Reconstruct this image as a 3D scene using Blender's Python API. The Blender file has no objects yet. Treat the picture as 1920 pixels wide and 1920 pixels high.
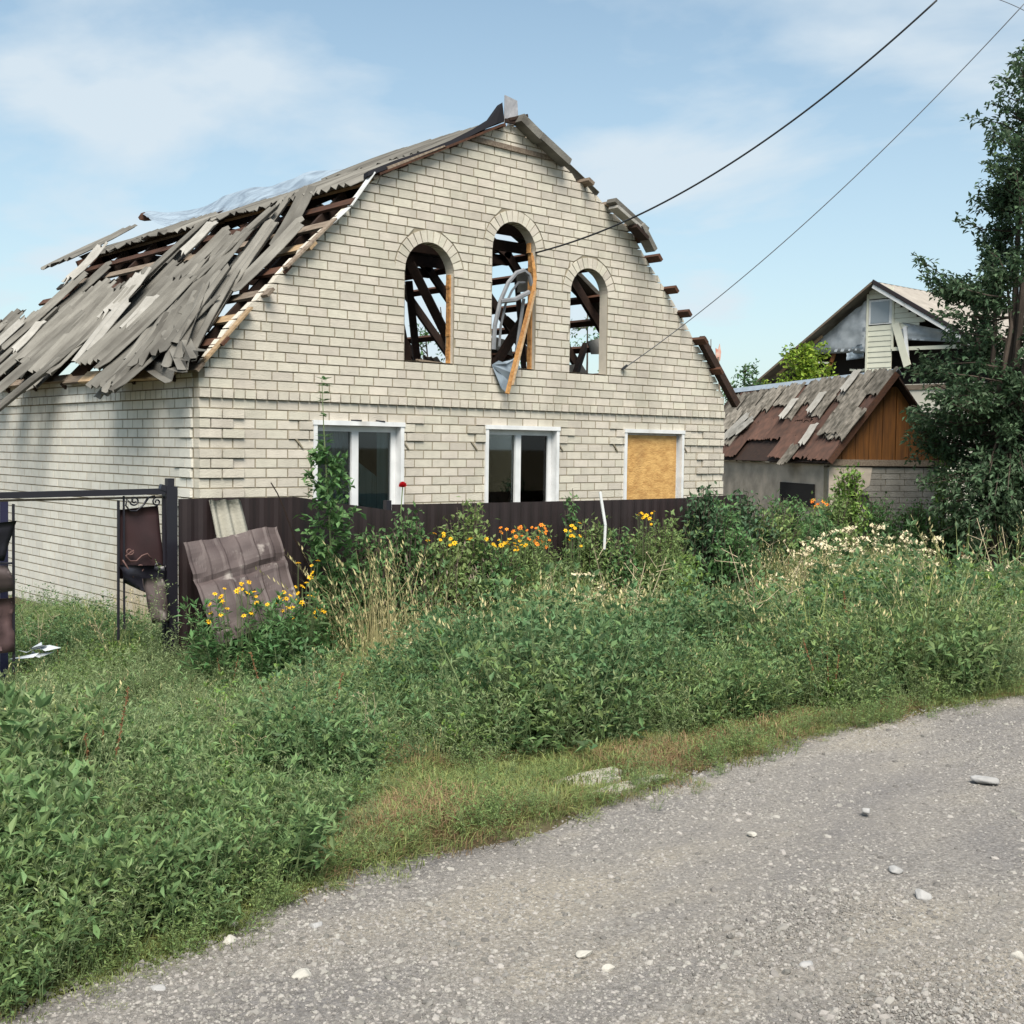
import bpy, math, random
import numpy as np
from mathutils import Vector, Matrix
random.seed(7)
np.random.seed(7)
R = math.radians
scene = bpy.context.scene
col = scene.collection

# ------------------------------------------------------------------ camera
CAM = Vector((-5.5775, -10.916, 2.1036))
YAW, PIT, ROL, FPX = 0.84167, -0.053872, 0.01218, 2245.6
cf = Vector((math.cos(YAW) * math.cos(PIT), math.sin(YAW) * math.cos(PIT), math.sin(PIT)))
cr0 = Vector((math.sin(YAW), -math.cos(YAW), 0))
cu0 = cr0.cross(cf)
cr = math.cos(ROL) * cr0 + math.sin(ROL) * cu0
cu = -math.sin(ROL) * cr0 + math.cos(ROL) * cu0
cam = bpy.data.cameras.new('camera')
cam.sensor_width = 36
cam.lens = 36 * FPX / 1920
cam.clip_start = 0.05
cam.clip_end = 3000
camo = bpy.data.objects.new('camera', cam)
m = Matrix((cr, cu, -cf)).transposed().to_4x4()
m.translation = CAM
camo.matrix_world = m
col.objects.link(camo)
scene.camera = camo

# ------------------------------------------------------------------ light, sky, exposure
scene.view_settings.view_transform = 'Standard'
scene.view_settings.look = 'None'
scene.view_settings.exposure = 0.95
scene.view_settings.gamma = 1
scene.view_settings.use_curve_mapping = False
SUN_AZ, SUN_EL = R(-125), R(54)          # direction towards the sun, measured from +X
sunv = Vector((math.cos(SUN_AZ) * math.cos(SUN_EL), math.sin(SUN_AZ) * math.cos(SUN_EL), math.sin(SUN_EL)))
sun = bpy.data.lights.new('sun', 'SUN')
sun.energy = 3.6
sun.angle = R(36)
sun.color = (1.0, 0.93, 0.82)
suno = bpy.data.objects.new('sun', sun)
suno.rotation_euler = (-sunv).to_track_quat('-Z', 'Y').to_euler()
suno.location = (0, -20, 30)
col.objects.link(suno)

world = bpy.data.worlds.new('World')
scene.world = world
world.use_nodes = True
wn, wl = world.node_tree.nodes, world.node_tree.links
wn.clear()
wo = wn.new('ShaderNodeOutputWorld')
bg = wn.new('ShaderNodeBackground')
bg.inputs['Strength'].default_value = 0.080
sky = wn.new('ShaderNodeTexSky')
sky.sky_type = 'NISHITA'
sky.sun_disc = False
sky.sun_elevation = SUN_EL
sky.sun_rotation = math.pi / 2 - SUN_AZ
sky.air_density = 1.0
sky.dust_density = 1.2
sky.ozone_density = 1.5
tc = wn.new('ShaderNodeTexCoord')
sep = wn.new('ShaderNodeSeparateXYZ')
wl.new(tc.outputs['Generated'], sep.inputs[0])


def wmath(op, a, b=None, c=None, clamp=False):
    n = wn.new('ShaderNodeMath')
    n.operation = op
    n.use_clamp = clamp
    for i, v in enumerate((a, b, c)):
        if v is None:
            continue
        if isinstance(v, (int, float)):
            n.inputs[i].default_value = v
        else:
            wl.new(v, n.inputs[i])
    return n.outputs[0]


# cloud layer: direction projected on a plane high above, so clouds flatten towards the horizon
zz = wmath('MAXIMUM', sep.outputs['Z'], 0.0)
zz = wmath('ADD', zz, 0.16)
cx_ = wmath('DIVIDE', sep.outputs['X'], zz)
cy_ = wmath('DIVIDE', sep.outputs['Y'], zz)
cmb = wn.new('ShaderNodeCombineXYZ')
wl.new(cx_, cmb.inputs[0])
wl.new(cy_, cmb.inputs[1])


def wnoise(scale, detail, rough, dist, off):
    mp = wn.new('ShaderNodeMapping')
    mp.inputs['Location'].default_value = off
    mp.inputs['Rotation'].default_value = (0, 0, YAW)
    mp.inputs['Scale'].default_value = (1.0, 0.8, 1)
    wl.new(cmb.outputs[0], mp.inputs[0])
    n = wn.new('ShaderNodeTexNoise')
    n.inputs['Scale'].default_value = scale
    n.inputs['Detail'].default_value = detail
    n.inputs['Roughness'].default_value = rough
    n.inputs['Distortion'].default_value = dist
    wl.new(mp.outputs[0], n.inputs['Vector'])
    return n.outputs['Fac']


big = wnoise(0.62, 6, 0.5, 0.5, (3.1, 1.7, 0))
fine = wnoise(1.5, 8, 0.52, 0.25, (2.3, 4.9, 0))
cl = wmath('MULTIPLY_ADD', fine, 0.80, wmath('MULTIPLY', big, 0.50))
cl = wmath('SUBTRACT', cl, 0.575)
cl = wmath('MULTIPLY', cl, 6.5, clamp=True)
hz = wmath('SUBTRACT', 1.0, wmath('MULTIPLY', wmath('MAXIMUM', sep.outputs['Z'], 0.0), 2.6), clamp=True)
hz = wmath('MULTIPLY', hz, 0.55)
veil = wmath('MAXIMUM', wmath('MULTIPLY', cl, 0.86), hz)
veil = wmath('ADD', wmath('MULTIPLY', veil, 0.84), 0.15, clamp=True)
mix = wn.new('ShaderNodeMix')
mix.data_type = 'RGBA'
wl.new(veil, mix.inputs['Factor'])
tint = wn.new('ShaderNodeMix')
tint.data_type = 'RGBA'
tint.blend_type = 'MULTIPLY'
tint.inputs['Factor'].default_value = 1.0
tint.inputs[7].default_value = (1.02, 1.16, 1.06, 1)
wl.new(sky.outputs[0], tint.inputs[6])
wl.new(tint.outputs[2], mix.inputs[6])
mix.inputs[7].default_value = (4.75, 5.35, 5.8, 1)
wl.new(mix.outputs[2], bg.inputs['Color'])
wl.new(bg.outputs[0], wo.inputs['Surface'])


def at(px, py, n, d):
    """point where the sight line through a pixel of the photograph meets the plane n.P = d"""
    r = cf + cr * ((px - 960) / FPX) - cu * ((py - 960) / FPX)
    n = Vector(n)
    return CAM + r * ((d - n.dot(CAM)) / n.dot(r))


def atd(px, py, depth):
    return CAM + (cf + cr * ((px - 960) / FPX) - cu * ((py - 960) / FPX)) * depth


def atY(px, py, Y):
    return at(px, py, (0, 1, 0), Y)


def gz(x, y):
    t = min(max((y + 7.0) / 3.6, 0), 1)
    t = t * t * (3 - 2 * t)
    return 0.45 - 0.40 * t + (0.02 * math.sin(x * 1.3 + y) + 0.015 * math.sin(x * 2.9 - y * 2.1)) * min(1, max(0, (y + 7.3)))


# ------------------------------------------------------------------ materials
def mat(name, base, base2=None, scale=3.0, detail=6, rough=0.8, spec=0.3, metal=0.0, vary=0.0, bump=0.0, bscale=40,
        stretch=None, transl=0.0, contrast=2.0, coords='Object', stain=None, hue=0.0, sss=0):
    mt = bpy.data.materials.new(name)
    mt.use_nodes = True
    n, l = mt.node_tree.nodes, mt.node_tree.links
    p = n['Principled BSDF']
    p.inputs['Roughness'].default_value = rough
    p.inputs['Metallic'].default_value = metal
    p.inputs['Specular IOR Level'].default_value = spec
    t = n.new('ShaderNodeTexCoord')
    vec = n.new('ShaderNodeNewGeometry').outputs['Position'] if coords == 'World' else t.outputs[coords]
    if stretch:
        mp = n.new('ShaderNodeMapping')
        mp.inputs['Scale'].default_value = stretch
        l.new(vec, mp.inputs[0])
        vec = mp.outputs[0]
    colr = None
    if base2:
        nz = n.new('ShaderNodeTexNoise')
        nz.inputs['Scale'].default_value = scale
        nz.inputs['Detail'].default_value = detail
        l.new(vec, nz.inputs['Vector'])
        mr = n.new('ShaderNodeMapRange')
        mr.inputs['From Min'].default_value = 0.5 - 0.5 / contrast
        mr.inputs['From Max'].default_value = 0.5 + 0.5 / contrast
        l.new(nz.outputs['Fac'], mr.inputs[0])
        mx = n.new('ShaderNodeMix')
        mx.data_type = 'RGBA'
        mx.inputs[6].default_value = (*base, 1)
        mx.inputs[7].default_value = (*base2, 1)
        l.new(mr.outputs[0], mx.inputs[0])
        colr = mx.outputs[2]
    else:
        rg = n.new('ShaderNodeRGB')
        rg.outputs[0].default_value = (*base, 1)
        colr = rg.outputs[0]
    if stain:
        sc, amt, lo, hi, st = stain
        g = n.new('ShaderNodeNewGeometry')
        mp = n.new('ShaderNodeMapping')
        mp.inputs['Scale'].default_value = st
        l.new(g.outputs['Position'], mp.inputs[0])
        nz = n.new('ShaderNodeTexNoise')
        nz.inputs['Scale'].default_value = 1.0
        nz.inputs['Detail'].default_value = 7
        l.new(mp.outputs[0], nz.inputs['Vector'])
        mr = n.new('ShaderNodeMapRange')
        mr.inputs['From Min'].default_value = lo
        mr.inputs['From Max'].default_value = hi
        mr.inputs['To Max'].default_value = amt
        l.new(nz.outputs['Fac'], mr.inputs[0])
        mx = n.new('ShaderNodeMix')
        mx.data_type = 'RGBA'
        l.new(mr.outputs[0], mx.inputs[0])
        l.new(colr, mx.inputs[6])
        mx.inputs[7].default_value = (*sc, 1)
        colr = mx.outputs[2]
    if vary or hue:
        oi = n.new('ShaderNodeObjectInfo')
        g = n.new('ShaderNodeNewGeometry')
        ad = n.new('ShaderNodeMath')
        ad.operation = 'ADD'
        l.new(oi.outputs['Random'], ad.inputs[0])
        l.new(g.outputs['Random Per Island'], ad.inputs[1])
        fr = n.new('ShaderNodeMath')
        fr.operation = 'FRACT'
        l.new(ad.outputs[0], fr.inputs[0])
        hs = n.new('ShaderNodeHueSaturation')
        m1 = n.new('ShaderNodeMapRange')
        m1.inputs['To Min'].default_value = 1 - vary
        m1.inputs['To Max'].default_value = 1 + vary
        l.new(fr.outputs[0], m1.inputs[0])
        l.new(m1.outputs[0], hs.inputs['Value'])
        if hue:
            m2 = n.new('ShaderNodeMapRange')
            m2.inputs['To Min'].default_value = 0.5 - hue
            m2.inputs['To Max'].default_value = 0.5 + hue
            wv = n.new('ShaderNodeMath')
            wv.operation = 'MULTIPLY'
            wv.inputs[1].default_value = 7.31
            l.new(fr.outputs[0], wv.inputs[0])
            f2 = n.new('ShaderNodeMath')
            f2.operation = 'FRACT'
            l.new(wv.outputs[0], f2.inputs[0])
            l.new(f2.outputs[0], m2.inputs[0])
            l.new(m2.outputs[0], hs.inputs['Hue'])
        l.new(colr, hs.inputs['Color'])
        colr = hs.outputs[0]
    l.new(colr, p.inputs['Base Color'])
    if bump:
        nz = n.new('ShaderNodeTexNoise')
        nz.inputs['Scale'].default_value = bscale
        nz.inputs['Detail'].default_value = 5
        l.new(vec, nz.inputs['Vector'])
        b = n.new('ShaderNodeBump')
        b.inputs['Strength'].default_value = bump
        b.inputs['Distance'].default_value = 0.02
        l.new(nz.outputs['Fac'], b.inputs['Height'])
        l.new(b.outputs[0], p.inputs['Normal'])
    if transl:
        tr = n.new('ShaderNodeBsdfTranslucent')
        l.new(colr, tr.inputs['Color'])
        ms = n.new('ShaderNodeMixShader')
        ms.inputs[0].default_value = transl
        l.new(p.outputs[0], ms.inputs[1])
        l.new(tr.outputs[0], ms.inputs[2])
        l.new(ms.outputs[0], n['Material Output'].inputs[0])
    return mt


M = {}
M['brick'] = mat('silicate_brick', (0.54, 0.502, 0.432), (0.45, 0.418, 0.36), scale=9, rough=0.9, spec=0.15, vary=0.10,
                 hue=0.014, bump=0.35, bscale=70, coords='World', stain=((0.27, 0.24, 0.20), 0.6, 0.50, 0.80, (1.3, 1.3, 0.45)))
M['brick_side'] = mat('skylit_silicate_brick', (0.64, 0.625, 0.57), (0.56, 0.545, 0.50), scale=9, rough=0.9, spec=0.15,
                      vary=0.07, hue=0.006, bump=0.35, bscale=70, coords='World',
                      stain=((0.30, 0.27, 0.23), 0.35, 0.58, 0.80, (0.9, 1.8, 0.45)))  # same brick; the sky-lit side's greyer, paler light is put into the colour
_sm = M['brick_side']
_n, _l = _sm.node_tree.nodes, _sm.node_tree.links
_p = _n['Principled BSDF']
_src = _p.inputs['Base Color'].links[0].from_socket
_g = _n.new('ShaderNodeNewGeometry')
_v = _n.new('ShaderNodeVectorMath')
_v.operation = 'DISTANCE'
_v.inputs[1].default_value = (0, 1.3, 0.25)
_l.new(_g.outputs['Position'], _v.inputs[0])
_nz = _n.new('ShaderNodeTexNoise')
_nz.inputs['Scale'].default_value = 3.0
_l.new(_g.outputs['Position'], _nz.inputs['Vector'])
_ad = _n.new('ShaderNodeMath')
_ad.operation = 'MULTIPLY_ADD'
_ad.inputs[1].default_value = 1.4
_l.new(_nz.outputs['Fac'], _ad.inputs[0])
_l.new(_v.outputs['Value'], _ad.inputs[2])
_mr = _n.new('ShaderNodeMapRange')
_mr.inputs['From Min'].default_value = 0.9
_mr.inputs['From Max'].default_value = 1.9
_mr.inputs['To Min'].default_value = 0.75
_mr.inputs['To Max'].default_value = 0.0
_l.new(_ad.outputs[0], _mr.inputs[0])
_mx = _n.new('ShaderNodeMix')
_mx.data_type = 'RGBA'
_l.new(_mr.outputs[0], _mx.inputs[0])
_l.new(_src, _mx.inputs[6])
_mx.inputs[7].default_value = (0.40, 0.31, 0.20, 1)
_l.new(_mx.outputs[2], _p.inputs['Base Color'])
M['mortar'] = mat('mortar', (0.285, 0.25, 0.19), (0.20, 0.175, 0.13), scale=14, rough=0.95, spec=0.1, bump=0.3, bscale=90, coords='World')
M['attic'] = mat('sooty_plaster', (0.05, 0.04, 0.035), (0.025, 0.02, 0.018), scale=3, rough=0.95, coords='World')  # dark brown mottled tone of the attic floor
M['sheet'] = mat('asbestos_cement', (0.205, 0.197, 0.178), (0.085, 0.08, 0.072), scale=4, detail=10, rough=0.93, spec=0.12, vary=0.28,
                 bump=0.4, bscale=60, stretch=(1, 0.35, 1), contrast=2.6)
M['sheet_pale'] = mat('pale_asbestos_cement', (0.36, 0.35, 0.33), (0.24, 0.23, 0.21), scale=6, rough=0.93, spec=0.12, vary=0.1, bump=0.3)
M['sheet_dark'] = mat('mossy_asbestos_cement', (0.22, 0.20, 0.175), (0.07, 0.065, 0.055), scale=6, detail=10, rough=0.95, spec=0.1, vary=0.25,
                      bump=0.5, bscale=50, contrast=3)
M['wood_old'] = mat('charred_shade_timber', (0.035, 0.018, 0.012), (0.015, 0.009, 0.007), scale=4, rough=0.85, vary=0.3, stretch=(6, 1, 6), coords='Object')  # burned timber, darkened further so the attic's shade is in the colour
M['wood_red'] = mat('red_brown_timber', (0.085, 0.036, 0.02), (0.035, 0.018, 0.012), scale=4, rough=0.8, vary=0.25, stretch=(6, 1, 6))
M['wood_new'] = mat('bare_pine_board', (0.42, 0.30, 0.18), (0.25, 0.17, 0.10), scale=5, rough=0.8, vary=0.2, stretch=(8, 1, 8), contrast=2.5)
M['wood_grey'] = mat('weathered_board', (0.22, 0.18, 0.14), (0.11, 0.08, 0.06), scale=5, rough=0.85, vary=0.25, stretch=(8, 1, 8), contrast=2.5)
M['orange_wood'] = mat('varnished_boarding', (0.20, 0.080, 0.018), (0.075, 0.032, 0.012), scale=3, rough=0.6, vary=0.15, stretch=(7, 7, 0.6))
M['foam'] = mat('orange_mounting_foam', (0.46, 0.25, 0.09), (0.26, 0.12, 0.045), scale=12, rough=0.9, bump=0.8, bscale=25, coords='World')
M['pvc'] = mat('white_plastic_frame', (0.66, 0.67, 0.68), (0.52, 0.53, 0.54), scale=5, detail=9, rough=0.4, spec=0.4, coords='World', contrast=2.4, stain=((0.30, 0.27, 0.23), 0.5, 0.58, 0.75, (6, 6, 1.5)))
M['pvc_dirty'] = mat('grey_dusty_plastic', (0.22, 0.23, 0.25), (0.12, 0.125, 0.135), scale=6, rough=0.5, coords='World')
M['osb'] = mat('osb_board', (0.56, 0.34, 0.125), (0.40, 0.22, 0.075), scale=11, detail=8, rough=0.75, stretch=(1, 1, 1.9), contrast=3.2, bump=0.4, bscale=30, coords='World', stain=((0.27, 0.15, 0.06), 0.6, 0.52, 0.72, (2.5, 2.5, 1.0)))
M['metal_brown'] = mat('dark_brown_painted_steel', (0.024, 0.016, 0.017), (0.018, 0.012, 0.013), scale=5, rough=0.45, spec=0.4, vary=0.1, coords='World')
M['metal_dust'] = mat('dusty_brown_steel', (0.098, 0.076, 0.074), (0.055, 0.041, 0.041), scale=4, detail=9, rough=0.6, spec=0.3, coords='World', contrast=2.6,
                      stain=((0.30, 0.27, 0.25), 0.7, 0.60, 0.72, (7, 7, 7)))
M['metal_black'] = mat('black_painted_steel', (0.013, 0.012, 0.018), rough=0.4, spec=0.5)
M['metal_blue'] = mat('faded_blue_steel', (0.035, 0.06, 0.10), (0.02, 0.035, 0.06), scale=8, rough=0.5)
M['metal_zinc'] = mat('galvanised_ridge', (0.40, 0.46, 0.52), (0.30, 0.34, 0.38), scale=5, rough=0.45, metal=0.3, coords='World')
M['rubber'] = mat('bitumen_felt', (0.010, 0.010, 0.013), rough=0.85, spec=0.15)
M['cable'] = mat('cable_sheath', (0.02, 0.022, 0.026), rough=0.6)
M['cable_grey'] = mat('grey_cable_sheath', (0.12, 0.13, 0.15), rough=0.6)
M['plaster'] = mat('grey_render', (0.50, 0.43, 0.36), (0.30, 0.265, 0.225), scale=2.5, detail=9, rough=0.95, bump=0.5, bscale=12, coords='World', contrast=3)
M['block'] = mat('grey_block', (0.30, 0.28, 0.25), (0.20, 0.185, 0.165), scale=6, rough=0.95, vary=0.14, coords='World', bump=0.4)
M['rust_sheet'] = mat('rusty_brown_roofing', (0.105, 0.056, 0.042), (0.055, 0.034, 0.028), scale=5, detail=9, rough=0.9, vary=0.2, contrast=2.6)
M['siding'] = mat('cream_siding', (0.60, 0.60, 0.50), (0.50, 0.50, 0.42), scale=3, rough=0.6, vary=0.05, coords='World')
M['siding_groove'] = mat('siding_shadow_gap', (0.16, 0.16, 0.14), rough=0.9)
M['far_roof'] = mat('beige_corrugated_roofing', (0.33, 0.30, 0.265), (0.24, 0.215, 0.19), scale=3, rough=0.9, coords='World')
M['film'] = mat('vapour_film', (0.40, 0.46, 0.52), (0.28, 0.33, 0.40), scale=3, rough=0.5, transl=0.45, coords='World')
M['foil'] = mat('grey_foil_membrane', (0.44, 0.48, 0.52), (0.22, 0.25, 0.28), scale=4, rough=0.4, spec=0.5, transl=0.2, coords='World')
M['dark'] = mat('unlit_interior_shade', (0.02, 0.018, 0.018), rough=0.95)  # near black: the shade of unlit rooms is put into the colour
M['curtain'] = mat('reflection_pale_curtain', (0.34, 0.34, 0.33), (0.25, 0.25, 0.245), scale=3, rough=0.95, stretch=(9, 9, 0.5), coords='World')  # net curtain, its colour lightened to carry grey reflections of the glass
M['curtain_green'] = mat('grey_green_curtain', (0.24, 0.28, 0.26), (0.17, 0.205, 0.19), scale=3, rough=0.95, stretch=(9, 9, 0.5), coords='World')  # green curtain, likewise lightened for the reflection in its pane
M['concrete'] = mat('worn_concrete', (0.42, 0.40, 0.35), (0.30, 0.28, 0.24), scale=9, rough=0.95, bump=0.4)
M['red'] = mat('faded_red_paint', (0.45, 0.14, 0.10), (0.55, 0.42, 0.36), scale=9, rough=0.8, contrast=3)
M['petal_red'] = mat('red_rose_petal', (0.55, 0.012, 0.02), rough=0.6, transl=0.2, vary=0.2)
M['petal_yellow'] = mat('yellow_petal', (0.85, 0.50, 0.015), rough=0.6, transl=0.25, vary=0.15)
M['petal_orange'] = mat('orange_petal', (0.80, 0.26, 0.02), rough=0.6, transl=0.25, vary=0.2, hue=0.02)
M['petal_white'] = mat('cream_umbel', (0.55, 0.50, 0.34), (0.40, 0.34, 0.22), scale=20, rough=0.8, vary=0.15)
M['flower_eye'] = mat('brown_flower_disc', (0.20, 0.08, 0.015), rough=0.9)


def leafmat(name, c, vary=0.35, hue=0.02, tr=0.28, rough=0.55, spec=0.25):
    return mat(name, c, rough=rough, spec=spec, vary=vary, hue=hue, transl=tr)


M['leaf_weed'] = leafmat('goosefoot_leaf', (0.190, 0.268, 0.098), tr=0.42)
M['leaf_dark'] = leafmat('nettle_leaf', (0.105, 0.185, 0.080), vary=0.45, tr=0.36)
M['leaf_pale'] = leafmat('wormwood_leaf', (0.240, 0.305, 0.150), tr=0.42)
M['leaf_bright'] = leafmat('fresh_leaf', (0.165, 0.270, 0.062), tr=0.38)
M['leaf_yellowish'] = leafmat('yellow_green_leaf', (0.20, 0.29, 0.035))
M['leaf_tree'] = leafmat('apricot_leaf', (0.075, 0.125, 0.066), vary=0.5, tr=0.36)
M['leaf_elm'] = leafmat('elm_leaf', (0.095, 0.185, 0.068), vary=0.4, tr=0.34)
M['leaf_lilac'] = leafmat('dark_shrub_leaf', (0.070, 0.130, 0.066), vary=0.4)
M['stem'] = mat('green_stem', (0.12, 0.16, 0.07), rough=0.8, vary=0.2)
M['straw'] = mat('dry_straw', (0.50, 0.44, 0.24), (0.36, 0.32, 0.16), scale=6, rough=0.85, vary=0.25, transl=0.2)
M['grass'] = leafmat('grass_blade', (0.20, 0.240, 0.085), vary=0.35, hue=0.03)
M['grass_tan'] = leafmat('dry_grass_blade', (0.26, 0.185, 0.10), vary=0.35, hue=0.02)
M['bark'] = mat('bark', (0.10, 0.075, 0.06), (0.05, 0.04, 0.033), scale=9, rough=0.95, bump=0.5, stretch=(1, 1, 0.3))
M['pebble'] = mat('pebble', (0.245, 0.230, 0.212), (0.165, 0.157, 0.148), scale=20, rough=0.85, vary=0.48, hue=0.02)
M['stone'] = mat('pale_limestone', (0.44, 0.42, 0.38), (0.31, 0.295, 0.265), scale=14, rough=0.9, bump=0.5, bscale=30)
M['stone_grey'] = mat('grey_stone', (0.34, 0.335, 0.335), (0.24, 0.235, 0.23), scale=14, rough=0.9, bump=0.5, bscale=30)

# ground: soil with dry litter
g_ = mat('verge_soil', (0.105, 0.085, 0.055), (0.065, 0.060, 0.034), scale=2.2, detail=10, rough=1, spec=0.05, bump=0.8, bscale=25, coords='World', contrast=2.5,
         stain=((0.26, 0.22, 0.16), 0.8, 0.60, 0.70, (0.8, 0.8, 0.8)))
M['soil'] = g_
# road: trodden dust and fine gravel
rd = bpy.data.materials.new('gravel_road')
rd.use_nodes = True
n, l = rd.node_tree.nodes, rd.node_tree.links
p = n['Principled BSDF']
p.inputs['Roughness'].default_value = 0.95
p.inputs['Specular IOR Level'].default_value = 0.12
geo = n.new('ShaderNodeNewGeometry')


def rnoise(scale, detail=8, st=(1, 1, 1), rough=0.6):
    mp = n.new('ShaderNodeMapping')
    mp.inputs['Scale'].default_value = st
    l.new(geo.outputs['Position'], mp.inputs[0])
    t = n.new('ShaderNodeTexNoise')
    t.inputs['Scale'].default_value = scale
    t.inputs['Detail'].default_value = detail
    t.inputs['Roughness'].default_value = rough
    l.new(mp.outputs[0], t.inputs['Vector'])
    return t.outputs['Fac']


def rramp(f, stops):
    r = n.new('ShaderNodeValToRGB')
    while len(r.color_ramp.elements) < len(stops):
        r.color_ramp.elements.new(0.5)
    for e, (pos, c) in zip(r.color_ramp.elements, stops):
        e.position = pos
        e.color = (*c, 1)
    l.new(f, r.inputs[0])
    return r.outputs[0]


def rmix(f, a, b, mode='MIX'):
    x = n.new('ShaderNodeMix')
    x.data_type = 'RGBA'
    x.blend_type = mode
    if isinstance(f, float):
        x.inputs[0].default_value = f
    else:
        l.new(f, x.inputs[0])
    l.new(a, x.inputs[6])
    l.new(b, x.inputs[7])
    return x.outputs[2]


base = rramp(rnoise(1.1, 7, (0.4, 1, 1)), [(0.36, (0.222, 0.212, 0.208)), (0.5, (0.285, 0.268, 0.250)), (0.62, (0.35, 0.32, 0.275))])
fineg = rramp(rnoise(52, 6, rough=0.78), [(0.30, (0.38, 0.37, 0.36)), (0.45, (0.84, 0.83, 0.82)), (0.60, (1.15, 1.15, 1.15)), (0.72, (1.5, 1.5, 1.5))])
dust = rramp(rnoise(0.55, 5, (0.5, 1.6, 1)), [(0.42, (0, 0, 0)), (0.62, (1, 1, 1))])
soft = rmix(0.55, fineg, rramp(rnoise(9, 6), [(0.35, (0.9, 0.89, 0.88)), (0.65, (1.1, 1.08, 1.05))]))
comb = rmix(dust, fineg, soft)
c1 = rmix(1.0, base, comb, 'MULTIPLY')
vor = n.new('ShaderNodeTexVoronoi')
vor.inputs['Scale'].default_value = 60
l.new(geo.outputs['Position'], vor.inputs['Vector'])
vc = rramp(vor.outputs['Distance'], [(0.18, (1.22, 1.2, 1.18)), (0.5, (0.82, 0.82, 0.83))])
c1 = rmix(0.75, c1, rmix(1.0, c1, vc, 'MULTIPLY'))
l.new(c1, p.inputs['Base Color'])
b1 = n.new('ShaderNodeBump')
b1.inputs['Strength'].default_value = 0.8
b1.inputs['Distance'].default_value = 0.03
l.new(rnoise(38, 7, rough=0.75), b1.inputs['Height'])
l.new(b1.outputs[0], p.inputs['Normal'])
M['road'] = rd

# glass
gl = bpy.data.materials.new('window_glass')
gl.use_nodes = True
n, l = gl.node_tree.nodes, gl.node_tree.links
n.remove(n['Principled BSDF'])
fr = n.new('ShaderNodeFresnel')
fr.inputs['IOR'].default_value = 1.5
ts = n.new('ShaderNodeBsdfTransparent')
ts.inputs[0].default_value = (0.75, 0.80, 0.80, 1)
gs = n.new('ShaderNodeBsdfGlossy')
gs.inputs['Roughness'].default_value = 0.02
ms = n.new('ShaderNodeMixShader')
l.new(fr.outputs[0], ms.inputs[0])
l.new(ts.outputs[0], ms.inputs[1])
l.new(gs.outputs[0], ms.inputs[2])
l.new(ms.outputs[0], n['Material Output'].inputs[0])
M['glass'] = gl
# cloudy plastic film that lets the sky through
fl = bpy.data.materials.new('clear_plastic_film')
fl.use_nodes = True
n, l = fl.node_tree.nodes, fl.node_tree.links
pf = n['Principled BSDF']
pf.inputs['Roughness'].default_value = 0.35
tf = n.new('ShaderNodeTexCoord')
nf = n.new('ShaderNodeTexNoise')
nf.inputs['Scale'].default_value = 2.2
nf.inputs['Detail'].default_value = 8
nf.inputs['Distortion'].default_value = 1.5
l.new(tf.outputs['Object'], nf.inputs['Vector'])
rf = n.new('ShaderNodeValToRGB')
rf.color_ramp.elements[0].position = 0.35
rf.color_ramp.elements[0].color = (0.12, 0.15, 0.19, 1)
rf.color_ramp.elements[1].position = 0.6
rf.color_ramp.elements[1].color = (0.27, 0.33, 0.39, 1)
l.new(nf.outputs['Fac'], rf.inputs[0])
l.new(rf.outputs[0], pf.inputs['Base Color'])
tsf = n.new('ShaderNodeBsdfTransparent')
tsf.inputs[0].default_value = (0.86, 0.9, 0.93, 1)
msf = n.new('ShaderNodeMixShader')
msf.inputs[0].default_value = 0.9
l.new(tsf.outputs[0], msf.inputs[1])
l.new(pf.outputs[0], msf.inputs[2])
l.new(msf.outputs[0], n['Material Output'].inputs[0])
M['clear_film'] = fl


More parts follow.
